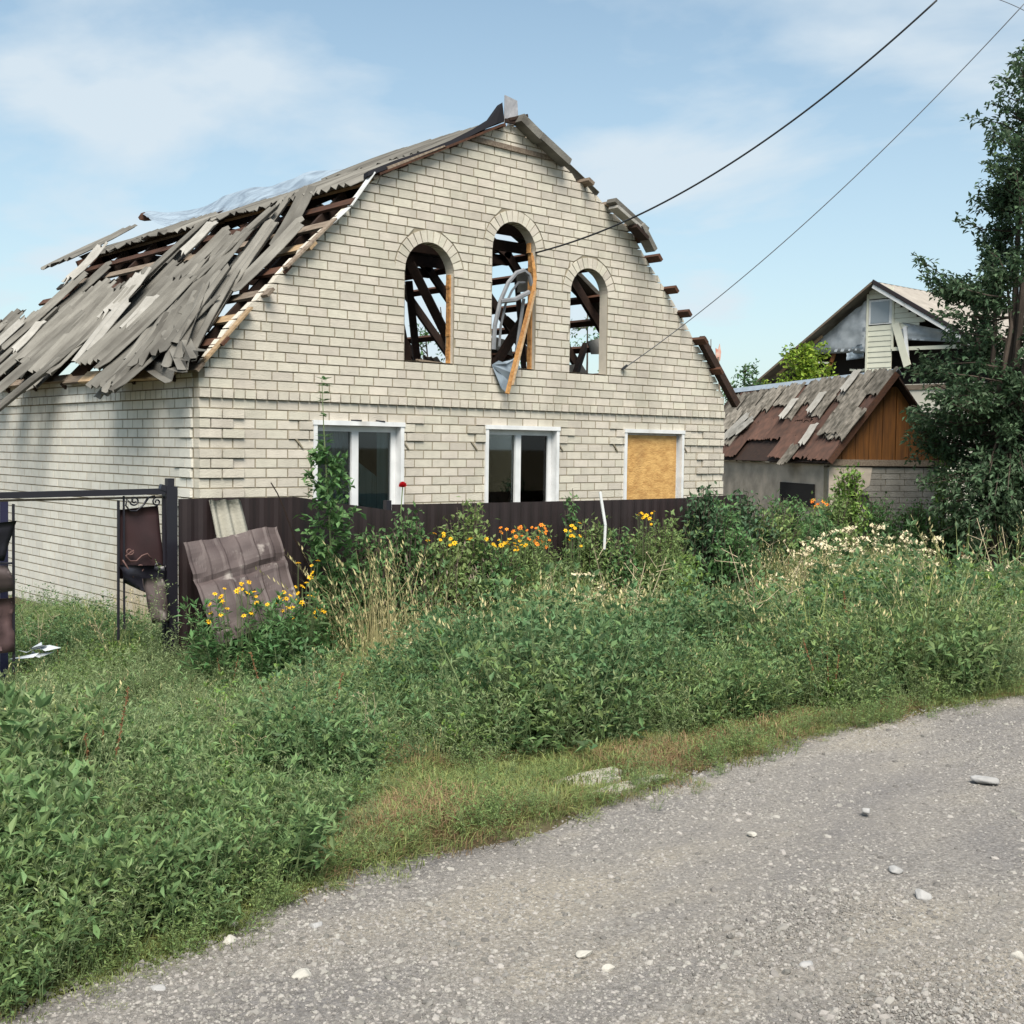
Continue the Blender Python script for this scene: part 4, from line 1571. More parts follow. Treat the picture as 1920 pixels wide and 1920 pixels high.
# orange boards of the gable
nbd = 9
for i in range(nbd):
    b0, b1 = SW * i / nbd + 0.006, SW * (i + 1) / nbd - 0.006
    zt = lambda x: SE - 0.06 + (SR - SE) * (1 - abs(x - SW / 2) / (SW / 2))
    b = MB()
    a_ = random.uniform(-0.008, 0.008) + 0.03
    b.hexa([sp(a_, b0, 1.95), sp(a_, b1, 1.95), sp(a_ + 0.02, b1, 1.95), sp(a_ + 0.02, b0, 1.95), sp(a_, b0, max(1.96, zt(b0))), sp(a_, b1, max(1.96, zt(b1))), sp(a_ + 0.02, b1, max(1.96, zt(b1))), sp(a_ + 0.02, b0, max(1.96, zt(b0)))])
    b.build('board', M['orange_wood'], shed)
# roof: dark decking, rusty sheets, grey sheets left on top
slope = Vector((SB.x * SW / 2, SB.y * SW / 2, SR - SE))
sL = slope.length
sv = slope.normalized()
sn = (-SA).cross(sv).normalized()
if sn.z < 0:
    sn = -sn
so = sp(0, 0, SE)
b = MB()
for s0, s1 in ((-0.15, sL),):
    P = [so - SA * 0.22 + sv * s0, so + SA * SL_ + sv * s0, so + SA * SL_ + sv * s1, so - SA * 0.22 + sv * s1]
    b.hexa([p_ - sn * 0.03 for p_ in P] + [p_ for p_ in P])
b.build('decking', M['wood_old'], shed)
sv2 = Vector((-sv.x, -sv.y, sv.z))
b = MB()
P = [sp(-0.22, SW + 0.1, SE - 0.12), sp(SL_, SW + 0.1, SE - 0.12), sp(SL_, SW / 2, SR), sp(-0.22, SW / 2, SR)]
sn2 = Vector((-sn.x, -sn.y, sn.z))
b.hexa([p_ - sn2 * 0.03 for p_ in P] + P)
b.build('decking', M['wood_old'], shed)
rsh = [corr_mesh(0.95, 0.62, 50 + i, m=M['rust_sheet'], pitch=0.095, amp=0.014, ragged=0.03) for i in range(3)]
gsh = [corr_mesh(w, L, 60 + i, m=M['sheet_dark'], ragged=0.05) for i, (w, L) in enumerate([(0.62, 0.55), (0.8, 0.6), (0.45, 0.5), (1.0, 0.7)])]


def on_shed(me, a, v0, rot, lift, name='roof_sheet', tilt=0.0):
    ca, sa_ = math.cos(rot), math.sin(rot)
    ly = (sv * ca + SA * sa_ + sn * tilt).normalized()
    lx = ly.cross(sn).normalized()
    lz = lx.cross(ly)
    ob = bpy.data.objects.new(name, me)
    mm = Matrix((lx, ly, lz)).transposed().to_4x4()
    mm.translation = so + SA * a + sv * v0 + sn * lift
    col.objects.link(ob)
    ob.parent = shed
    ob.matrix_parent_inverse = worldof(shed).inverted()
    ob.matrix_basis = mm


rnd = random.Random(21)
for row in range(4):
    for i in range(8):
        if (row, i) in ((0, 4), (0, 3), (1, 6)):
            continue
        on_shed(rsh[(row + i) % 3], 0.30 + i * 0.93, 0.20 + row * 0.50, R(rnd.uniform(-2, 2)), 0.03 + 0.012 * (3 - row) + rnd.uniform(0, 0.008))
for a, v0, k, rot, lf in ((0.15, 1.78, 1, 0, 0.09), (0.95, 1.74, 3, 2, 0.10), (2.0, 1.72, 1, -2, 0.09), (2.9, 1.70, 3, 1, 0.09), (4.0, 1.66, 1, 0, 0.09), (5.0, 1.6, 3, 0, 0.09), (6.0, 1.55, 3, 0, 0.09), (7.0, 1.5, 3, 0, 0.09),
                          (0.55, 1.25, 1, 4, 0.12), (1.75, 1.25, 0, 0, 0.12), (3.1, 1.22, 0, 3, 0.12), (5.4, 1.1, 3, 0, 0.10), (6.4, 1.0, 3, 0, 0.10), (0.10, 0.72, 3, -3, 0.13), (0.45, 0.75, 1, 5, 0.15), (5.6, 0.55, 1, -4, 0.1), (1.55, -0.05, 2, 0, 0.12)):
    on_shed(gsh[k], a, v0, R(rot), lf)
for a, v0, rot in ((2.05, 1.32, 2), (3.25, 1.2, 0), (1.2, 1.85, 0), (5.3, 0.62, -50), (5.0, 0.75, -40), (5.6, 0.7, -30), (1.25, 0.45, 10)):
    on_shed(pale[int(a * 3) % 3], a, v0, R(rot), 0.16)
for i in range(5):
    b = MB()
    a0, a1 = -0.25 + i * 1.66, -0.25 + (i + 1) * 1.66 - 0.012
    P0_, P1_ = sp(a0, SW / 2, SR + 0.10), sp(a1, SW / 2, SR + 0.10)
    dn = sv * 0.16
    dn2 = Vector((-dn.x, -dn.y, dn.z))
    b.hexa([P0_ - dn, P1_ - dn, P1_, P0_, P0_ - dn + sn * 0.004, P1_ - dn + sn * 0.004, P1_ + sn * 0.004, P0_ + sn * 0.004])
    b.hexa([P0_, P1_, P1_ - dn2, P0_ - dn2, P0_ + sn2 * 0.004, P1_ + sn2 * 0.004, P1_ - dn2 + sn2 * 0.004, P0_ - dn2 + sn2 * 0.004])
    b.build('ridge_cap', M['metal_zinc'], shed)
b = MB()
b.bar(so - SA * 0.24 + sv * (-0.15) + sn * 0.02, so - SA * 0.24 + sv * sL + sn * 0.02, 0.03, 0.12, up=sn)
b.build('verge_board', M['wood_red'], shed)
b = MB()
sbox(b, 0.6, 2.2, -0.012, 0.01, 1.0, 1.45)  # dark plates on the solid wall; the openings' shade is painted as colour
b.build('opening_shade_plate', M['dark'], shed)
b = MB()
sbox(b, -0.014, 0.03, 0.05, 0.85, 1.0, 1.28)
b.build('opening_shade_plate', M['dark'], shed)

# ------------------------------------------------------------------ the far house with a torn gable
FX = 24.99
far = thing('far_house', (29, 7.8, 0), 'distant cream-sided house with a torn gable and beige roof', 'house')
fa, fl2, fr2 = (7.78, 6.86), (11.9, 4.05), (3.66, 4.40)
b = MB()
b.box(FX + 0.05, FX + 9, fr2[0] + 0.3, fl2[0] - 0.3, 0, 4.0)
b.build('wall', mat('cream_render', (0.55, 0.53, 0.46), (0.42, 0.41, 0.36), scale=1.5, rough=0.9, coords='World'), far)
for (y, z) in (fl2, fr2):
    b = MB()
    ly, lz_ = y + (y - fa[0]) * 0.05, z + (z - fa[1]) * 0.05
    if y < 7:
        n_ = 60
        for i in range(n_):      # corrugated slope facing the road
            x0_, x1_ = FX - 0.3 + 9.6 * i / n_, FX - 0.3 + 9.6 * (i + 1) / n_
            d0, d1 = 0.02 * (i % 2), 0.02 * ((i + 1) % 2)
            b.hexa([(x0_, ly, lz_ + d0), (x1_, ly, lz_ + d1), (x1_, fa[0], fa[1] + d1), (x0_, fa[0], fa[1] + d0), (x0_, ly, lz_ + d0 + 0.03), (x1_, ly, lz_ + d1 + 0.03), (x1_, fa[0], fa[1] + 0.03 + d1), (x0_, fa[0], fa[1] + 0.03 + d0)])
    else:
        b.hexa([(FX - 0.3, ly, lz_), (FX + 9.3, ly, lz_), (FX + 9.3, fa[0] + 0.02, fa[1]), (FX - 0.3, fa[0] + 0.02, fa[1]), (FX - 0.3, ly, lz_ + 0.06), (FX + 9.3, ly, lz_ + 0.06), (FX + 9.3, fa[0] + 0.02, fa[1] + 0.06), (FX - 0.3, fa[0] + 0.02, fa[1] + 0.06)])
    b.build('roof', M['far_roof'] if y < 7 else M['sheet'], far)
for (y, z, m_, w, dz) in ((fl2[0], fl2[1], M['wood_grey'], 0.06, 0.02), (fr2[0], fr2[1], M['metal_brown'], 0.10, 0.05), (fr2[0], fr2[1], M['pvc'], 0.10, -0.09)):
    b = MB()
    b.bar((FX - 0.34 + (0.03 if dz < 0 and y < 7 else 0), y, z + dz), (FX - 0.34 + (0.03 if dz < 0 and y < 7 else 0), fa[0], fa[1] + dz), 0.05, w)
    b.build('verge_board', m_, far)


def fgz(y):
    return fa[1] - 0.1 + (fl2[1] - fa[1]) * (y - fa[0]) / (fl2[0] - fa[0]) if y > fa[0] else fa[1] - 0.1 + (fr2[1] - fa[1]) * (fa[0] - y) / (fa[0] - fr2[0])


# siding boards: the column under and beside the attic window, and the right half of the gable
z = 3.9
k = 0
while z < 6.7:
    for (y0, y1) in ((7.33, 8.08), (4.4, 7.30)):
        zt = z + 0.145
        if y1 > 8:
            if 5.7 < z < 6.45:
                continue
        else:
            yl = y0
            lim = fa[0] - (fa[1] - 0.15 - zt) / (fa[1] - fr2[1]) * (fa[0] - fr2[0])
            y0 = max(y0, lim)
            if z < 5.35 or y0 > y1 - 0.1:
                continue
            if z < 5.6:
                y0 = max(y0, 6.5)
        b = MB()
        b.hexa([(FX - 0.015, y0, z), (FX - 0.015, y1, z), (FX + 0.03, y1, z), (FX + 0.03, y0, z), (FX, y0, zt), (FX, y1, zt), (FX + 0.03, y1, zt), (FX + 0.03, y0, zt)])
        b.build('siding_board', M['siding'], far)
    z += 0.15
b = MB()
b.box(FX - 0.03, FX + 0.02, 8.08, 8.14, 3.9, 6.6)
b.box(FX - 0.03, FX + 0.02, 7.27, 7.33, 5.0, 6.5)
b.build('corner_trim', M['siding'], far)
b = MB()
b.box(FX - 0.02, FX + 0.03, 7.34, 8.07, 5.72, 6.42)
w_ = b.build('window', M['pvc'], far)
b = MB()
b.box(FX - 0.03, FX - 0.022, 7.42, 8.0, 5.76, 6.36)
b.build('pane', mat('sky_grey_glazing', (0.22, 0.25, 0.28), rough=0.15, spec=0.8), w_)
b = MB()
b.poly([(FX + 0.9, fl2[0] - 0.2, 3.9), (FX + 0.9, fr2[0], 3.9), (FX + 0.9, fr2[0], fr2[1]), (FX + 0.9, fa[0], fa[1] - 0.1), (FX + 0.9, fl2[0] - 0.2, fl2[1])])
b.build('attic_back', M['dark'], far)
patch('membrane', [(FX, 10.4, 5.0), (FX, 8.15, 4.95), (FX, 8.15, 6.45), (FX, 8.6, 6.15)], M['foil'], far, 10, 8, noise=0.05, seed=3)
patch('membrane', [(FX + 0.02, 8.75, 4.75), (FX + 0.02, 8.2, 4.8), (FX + 0.02, 8.2, 5.2), (FX + 0.02, 8.8, 5.15)], M['clear_film'], far, 6, 6, noise=0.05, seed=4)
patch('membrane', [(FX - 0.02, 7.2, 5.25), (FX, 4.9, 5.05), (FX, 5.2, 5.3), (FX - 0.02, 7.1, 5.75)], M['foil'], far, 10, 6, noise=0.05, seed=7)
for a_, c_, m_, w in (((FX - 0.05, 7.2, 5.7), (FX - 0.12, 6.75, 4.5), M['siding'], 0.22), ((FX - 0.06, 6.9, 5.6), (FX - 0.10, 6.75, 4.6), M['pvc'], 0.10), ((FX, 10.0, 5.1), (FX, 9.95, 4.0), M['siding'], 0.06),
                      ((FX + 0.1, 9.2, 5.1), (FX + 0.1, 9.4, 4.6), M['orange_wood'], 0.12), ((FX + 0.1, 9.9, 4.75), (FX + 0.1, 9.3, 4.7), M['siding'], 0.05), ((FX - 0.02, 7.3, 5.0), (FX - 0.02, 4.4, 4.95), M['siding'], 0.1),
                      ((FX - 0.02, 11.2, 4.4), (FX - 0.02, 9.6, 5.5), M['wood_new'], 0.08)):
    b = MB()
    b.bar(a_, c_, w, 0.03, up=(1, 0, 0))
    b.build('loose_board', m_, far)
for i in range(9):
    b = MB()
    y, zz_ = random.uniform(8.25, 8.95), random.uniform(4.15, 4.5)
    b.bar((FX + 0.25, y, zz_), (FX + 0.3, y - random.uniform(0.15, 0.35), zz_ + random.uniform(-0.06, 0.1)), 0.1, 0.06)
    b.build('debris', M['siding'], far)
b = MB()
b.box(FX + 0.02, FX + 0.06, 4.4, 11.4, 3.84, 3.98)
b.build('floor_beam', M['wood_grey'], far)

# red-and-white scrap and thin rod beyond the right eave
b = MB()
Pf = atd(1347, 660, 24)
rng = [(-0.06, -0.15), (0.05, -0.17), (0.07, 0.0), (0.03, 0.17), (-0.01, 0.05), (-0.07, 0.08)]
b.v += [tuple(Pf + cr * x * 0.8 + Vector((0, 0, z))) for x, z in rng] + [tuple(Pf + cf * 0.03 + cr * x * 0.8 + Vector((0, 0, z))) for x, z in rng]
b.f += [tuple(range(6)), tuple(range(11, 5, -1))] + [(i, 6 + i, 6 + (i + 1) % 6, (i + 1) % 6) for i in range(6)]
b.mi = [0] * len(b.f)
b.v = [(x, y, z) for x, y, z in b.v]
flag = thing('torn_flag', Pf - Vector((0, 0, 2.2)), 'small faded red scrap on a rod beyond the right eave', 'flag')
b.build('cloth', M['red'], flag)
b = MB()
b.tube([atd(1350, 760, 24), Pf + Vector((0, 0, -0.1))], 0.02, 5)
b.tube([atd(1333, 760, 24.2), atd(1333, 636, 24.2)], 0.009, 5)
b.build('rod', M['wood_grey'], flag)

# pale boundary fence and blue post behind the tree
pf_ = thing('picket_fence', atd(1880, 940, 27), 'pale slatted fence glimpsed behind the tree at the right edge', 'fence')
for i in range(26):
    x = 1768 + i * 11
    A_, B_ = atd(x, 1010, 27), atd(x, 868 + (i % 3) * 3, 27)
    b = MB()
    b.bar(A_, B_, 0.09, 0.02, up=cf)
    b.build('slat', M['siding'], pf_)
b = MB()
b.bar(atd(1764, 900, 27.05), atd(2060, 905, 27.05), 0.03, 0.06)
b.build('rail', M['wood_grey'], pf_)
b = MB()
b.bar(atd(1873, 1040, 25), atd(1873, 868, 25), 0.13, 0.13, up=cf)
tag(b.build('fence_post', M['metal_blue']), 'dark blue post standing in the greenery under the tree', 'post')


# ------------------------------------------------------------------ plants
def rvec(rr, s=1.0):
    return Vector((rr.uniform(-s, s), rr.uniform(-s, s), rr.uniform(-s, s)))


def weed_proto(seed, H, nst, LL, LW, spread=0.25, bran=7, mi_leaf=0, mi_stem=1, lean=0.3, density=1.0, upw=0.6):
    """leafy branching weed: several stems, side shoots, small lance-shaped leaves"""
    rr = random.Random(seed)
    b = MB()
    for s in range(nst):
        a = rr.uniform(0, 6.28)
        rad = spread * math.sqrt(rr.random())
        P = Vector((rad * math.cos(a), rad * math.sin(a), 0))
        d = Vector((math.cos(a) * lean * rr.random(), math.sin(a) * lean * rr.random(), 1)).normalized()
        h = H * rr.uniform(0.6, 1.0)
        pts = [P + d * h * t + Vector((math.cos(a), math.sin(a), 0)) * (0.10 * h * t * t) for t in (0, 0.5, 1)]
        b.tube(pts, [0.004, 0.003, 0.001], 3, mi_stem, caps=False)
        for k in range(int(bran * density)):
            t = 0.04 + 0.96 * (k + rr.random()) / (bran * density)
            Q = pts[0].lerp(pts[1], t * 2) if t < 0.5 else pts[1].lerp(pts[2], t * 2 - 1)
            aa = rr.uniform(0, 6.28)
            bd = Vector((math.cos(aa), math.sin(aa), upw * rr.uniform(0.4, 1.6))).normalized()
            bl = h * 0.34 * (1.15 - t) * rr.uniform(0.6, 1.2) + 0.02
            nl = max(3, int(bl / (LL * 0.42)))
            for i in range(nl):
                tt_ = (i + 1) / nl
                Lp = Q + bd * bl * tt_ + Vector((0, 0, 0.05 * bl * tt_))
                la = rr.uniform(0, 6.28)
                ld = (bd * 0.7 + Vector((math.cos(la), math.sin(la), rr.uniform(-0.3, 0.7)))).normalized()
                sz = rr.uniform(0.6, 1.15) * (1.1 - 0.35 * t)
                b.leaf(Lp, ld, Vector((rr.uniform(-0.5, 0.5), rr.uniform(-0.5, 0.5), 1)), LL * sz, LW * sz, mi_leaf, droop=rr.uniform(0, 0.3))
        for i in range(4):      # tuft at the tip
            la = rr.uniform(0, 6.28)
            b.leaf(pts[2], Vector((math.cos(la), math.sin(la), 1.2)), Vector((rr.uniform(-1, 1), rr.uniform(-1, 1), 0.5)), LL * 0.7, LW * 0.7, mi_leaf)
    return b


def grass_proto(seed, H, nb, spread, W=0.004, lean=0.5, heads=0.0, mi=0, mih=1, headsz=0.06):
    rr = random.Random(seed)
    b = MB()
    for s in range(nb):
        a = rr.uniform(0, 6.28)
        rad = spread * math.sqrt(rr.random())
        P = Vector((rad * math.cos(a), rad * math.sin(a), 0))
        a += rr.uniform(-0.9, 0.9)
        dh = Vector((math.cos(a), math.sin(a), 0))
        h = H * rr.uniform(0.45, 1.0)
        ln = lean * rr.random()
        sd = Vector((-dh.y, dh.x, 0)) * W
        p1 = P + Vector((0, 0, h * 0.55)) + dh * (h * ln * 0.3)
        p2 = P + Vector((0, 0, h * (1.0 - 0.25 * ln))) + dh * (h * ln)
        k = len(b.v)
        b.v += [tuple(P - sd), tuple(P + sd), tuple(p1 + sd * 0.8), tuple(p1 - sd * 0.8), tuple(p2)]
        b.f += [(k, k + 1, k + 2, k + 3), (k + 3, k + 2, k + 4)]
        b.mi += [mi, mi]
        if rr.random() < heads:
            for i in range(7):
                t = i / 7
                Q = p1.lerp(p2, 0.55 + 0.5 * t)
                la = rr.uniform(0, 6.28)
                b.leaf(Q, Vector((math.cos(la) * 0.5, math.sin(la) * 0.5, 1)), Vector((math.cos(la), math.sin(la), 0)), headsz * 0.5, headsz * 0.16, mih)
    return b


def proto_set(name, builders, mats):
    c = bpy.data.collections.new(name)
    for i, b in enumerate(builders):
        me = b.mesh('%s_%02d' % (name, i), mats)
        o = bpy.data.objects.new('%s_%02d' % (name, i), me)
        c.objects.link(o)
    return c


def scatter(name, pts, coll, nvar, label, cat, smin=0.8, smax=1.2, seed=1, tilt=0.15, scales=None, flat=None):
    rr = np.random.RandomState(seed)
    N = len(pts)
    me = bpy.data.meshes.new(name)
    me.from_pydata([tuple(p) for p in pts], [], [])
    a = me.attributes.new('rot', 'FLOAT_VECTOR', 'POINT')
    rot = np.stack([rr.uniform(-tilt, tilt, N), rr.uniform(-tilt, tilt, N), rr.uniform(0, 6.283, N)], 1).astype(np.float32)
    a.data.foreach_set('vector', rot.ravel())
    a = me.attributes.new('scl', 'FLOAT', 'POINT')
    sc = rr.uniform(smin, smax, N)
    if scales is not None:
        sc = sc * np.array(scales)
    a.data.foreach_set('value', sc.astype(np.float32))
    a = me.attributes.new('idx', 'INT', 'POINT')
    a.data.foreach_set('value', rr.randint(0, nvar, N).astype(np.int32))
    o = bpy.data.objects.new(name, me)
    col.objects.link(o)
    ng = bpy.data.node_groups.new(name + '_scatter', 'GeometryNodeTree')
    ng.interface.new_socket('Geometry', in_out='INPUT', socket_type='NodeSocketGeometry')
    ng.interface.new_socket('Geometry', in_out='OUTPUT', socket_type='NodeSocketGeometry')
    gn, gl_ = ng.nodes, ng.links
    gi, go = gn.new('NodeGroupInput'), gn.new('NodeGroupOutput')
    ip = gn.new('GeometryNodeInstanceOnPoints')
    ci = gn.new('GeometryNodeCollectionInfo')
    ci.inputs['Collection'].default_value = coll
    ci.inputs['Separate Children'].default_value = True
    ci.inputs['Reset Children'].default_value = True
    ip.inputs['Pick Instance'].default_value = True

    def attr(nm, ty):
        x = gn.new('GeometryNodeInputNamedAttribute')
        x.data_type = ty
        x.inputs['Name'].default_value = nm
        return x.outputs['Attribute']
    e2r = gn.new('FunctionNodeEulerToRotation')
    gl_.new(attr('rot', 'FLOAT_VECTOR'), e2r.inputs[0])
    gl_.new(gi.outputs[0], ip.inputs['Points'])
    gl_.new(ci.outputs[0], ip.inputs['Instance'])
    gl_.new(attr('idx', 'INT'), ip.inputs['Instance Index'])
    gl_.new(e2r.outputs[0], ip.inputs['Rotation'])
    gl_.new(attr('scl', 'FLOAT'), ip.inputs['Scale'])
    gl_.new(ip.outputs[0], go.inputs[0])
    md = o.modifiers.new('scatter', 'NODES')
    md.node_group = ng
    tag(o, label, cat, kind='stuff')
    return o


P_weed = proto_set('goosefoot', [weed_proto(100 + i, 0.55, 6, 0.060, 0.021, spread=0.20) for i in range(6)], [M['leaf_weed'], M['stem']])
P_dark = proto_set('nettle', [weed_proto(200 + i, 0.72, 6, 0.058, 0.028, bran=8, spread=0.22) for i in range(5)], [M['leaf_dark'], M['stem']])
P_pale = proto_set('wormwood', [weed_proto(300 + i, 0.60, 7, 0.046, 0.012, bran=9, upw=1.1, spread=0.2) for i in range(5)], [M['leaf_pale'], M['stem']])
P_bright = proto_set('mallow', [weed_proto(400 + i, 0.45, 6, 0.055, 0.030, bran=6) for i in range(4)], [M['leaf_bright'], M['stem']])
P_grass = proto_set('short_grass', [grass_proto(500 + i, 0.062, 70, 0.15, 0.0022, 2.2) for i in range(5)], [M['grass'], M['straw']])
P_tan = proto_set('dry_grass', [grass_proto(520 + i, 0.07, 55, 0.15, 0.0020, 1.9) for i in range(4)], [M['grass_tan'], M['straw']])
P_tall = proto_set('tall_grass', [grass_proto(540 + i, 0.75, 34, 0.16, 0.003, 0.6, 0.3, 0, 1, 0.06) for i in range(5)], [M['grass'], M['straw']])
P_straw = proto_set('straw_grass', [grass_proto(560 + i, 0.95, 26, 0.14, 0.0028, 0.6, 0.9, 0, 0, 0.09) for i in range(4)], [M['straw']])


def umbel_proto(seed, H, n):
    rr = random.Random(seed)
    b = weed_proto(seed, H * 0.75, 5, 0.05, 0.008, bran=7, upw=1.0)
    for i in range(n):
        a = rr.uniform(0, 6.28)
        P = Vector((0.18 * math.cos(a) * rr.random(), 0.18 * math.sin(a) * rr.random(), 0))
        top = P + Vector((0.12 * math.cos(a), 0.12 * math.sin(a), H * rr.uniform(0.8, 1.05)))
        b.tube([P, top], [0.003, 0.002], 3, 1, caps=False)
        for k in range(9):
            aa = rr.uniform(0, 6.28)
            r_ = 0.035 * math.sqrt(rr.random())
            c_ = top + Vector((r_ * math.cos(aa), r_ * math.sin(aa), rr.uniform(-0.004, 0.006)))
            s_ = 0.009
            t1, t2 = rr.uniform(-1.2, 1.2) * s_, rr.uniform(-1.2, 1.2) * s_
            b.poly([c_ + Vector((-s_, -s_, -t1 - t2)), c_ + Vector((s_, -s_, t1 - t2)), c_ + Vector((s_, s_, t1 + t2)), c_ + Vector((-s_, s_, t2 - t1))], 2)
    return b




def dock_proto(seed):
    r_ = random.Random(seed)
    b = MB()
    for s in range(3):
        a = r_.uniform(0, 6.28)
        d = Vector((0.25 * math.cos(a), 0.25 * math.sin(a), 1)).normalized()
        P = Vector((0.04 * math.cos(a), 0.04 * math.sin(a), 0))
        h = r_.uniform(0.5, 0.85)
        b.tube([P, P + d * h], [0.006, 0.003], 4, 1, caps=False)
        for i in range(60):
            t = r_.uniform(0.55, 1.02)
            b.leaf(P + d * h * t, rvec(r_) + Vector((0, 0, 0.5)), rvec(r_), 0.018, 0.012, 1)
    for i in range(14):
        a = r_.uniform(0, 6.28)
        L = r_.uniform(0.14, 0.26)
        b.leaf(Vector((0, 0, r_.uniform(0.02, 0.3))), Vector((math.cos(a), math.sin(a), r_.uniform(0.3, 1.2))), Vector((0, 0, 1)) + rvec(r_, 0.4), L, L * 0.33, 0, droop=0.3)
    return b


def dead_proto(seed):
    r_ = random.Random(seed)
    b = MB()
    for s in range(4):
        a = r_.uniform(0, 6.28)
        d = Vector((0.3 * math.cos(a), 0.3 * math.sin(a), 1)).normalized()
        h = r_.uniform(0.5, 0.95)
        b.tube([Vector((0, 0, 0)), d * h * 0.5, d * h + rvec(r_, 0.05)], [0.004, 0.003, 0.002], 4, 0, caps=False)
        for i in range(6):
            t = r_.uniform(0.4, 1)
            q = d * h * t
            e = q + Vector((r_.uniform(-0.12, 0.12), r_.uniform(-0.12, 0.12), r_.uniform(0.02, 0.14)))
            b.tube([q, e], [0.002, 0.0012], 3, 0, caps=False)
            for k in range(4):
                b.leaf(e, rvec(r_), rvec(r_), 0.016, 0.008, 0)
    return b


P_big = proto_set('amaranth', [weed_proto(850 + i, 0.52, 5, 0.092, 0.034, bran=7, spread=0.18, upw=0.8) for i in range(5)], [leafmat('amaranth_leaf', (0.150, 0.235, 0.095), vary=0.4, tr=0.38), M['stem']])
P_dock = proto_set('dock', [dock_proto(800 + i) for i in range(4)], [M['leaf_bright'], mat('rusty_seed_stalk', (0.20, 0.10, 0.05), rough=0.9, vary=0.3)])
P_dead = proto_set('dead_stalk', [dead_proto(820 + i) for i in range(4)], [mat('pale_dead_stalk', (0.36, 0.30, 0.20), rough=0.9, vary=0.3)])
P_umb = proto_set('yarrow', [umbel_proto(600 + i, 0.6, 5) for i in range(5)], [M['leaf_weed'], M['stem'], M['petal_white']])


def strip_w(x):
    """width of the short-grass strip along the road"""
    pts = [(-20, 0), (-3.3, 0.0), (-2.9, 0.25), (-2.2, 1.0), (-1.2, 0.95), (-0.5, 0.80), (0.4, 0.45), (1.3, 0.25), (3, 0.15), (30, 0.15)]
    for (a, wa), (b_, wb) in zip(pts, pts[1:]):
        if x <= b_:
            return wa + (wb - wa) * (x - a) / (b_ - a)
    return 0.15


def inview(x, y, z=0.3, margin=160):
    d = Vector((x, y, z)) - CAM
    w = d.dot(cf)
    if w < 0.6:
        return False
    px = 960 + FPX * d.dot(cr) / w
    return -margin - 300 / w < px < 1920 + margin + 300 / w


def blob(x, y, cx, cy, rx, ry):
    return ((x - cx) / rx) ** 2 + ((y - cy) / ry) ** 2


rr = random.Random(99)
L_ = {k: ([], []) for k in ('weed', 'dark', 'pale', 'bright', 'grass', 'tan', 'tall', 'umb', 'dock', 'dead', 'big')}


def add(k, x, y, s):
    L_[k][0].append((x, y, gz(x, y)))
    L_[k][1].append(s)


def nz2(x, y):
    return 0.5 * math.sin(x * 1.7 + 1.3 * math.sin(y * 1.1)) + 0.5 * math.sin(y * 2.3 + 1.1 * math.sin(x * 0.9 + 2))


def vnoise(x, y):
    def h(i, j):
        v = math.sin(i * 127.1 + j * 311.7) * 43758.5453
        return v - math.floor(v)
    i, j = math.floor(x), math.floor(y)
    fx, fy = x - i, y - j
    fx, fy = fx * fx * (3 - 2 * fx), fy * fy * (3 - 2 * fy)
    return (h(i, j) * (1 - fx) + h(i + 1, j) * fx) * (1 - fy) + (h(i, j + 1) * (1 - fx) + h(i + 1, j + 1) * fx) * fy


def house_fp(x, y):
    return -0.3 < x < HW + 0.3 and y > -0.25


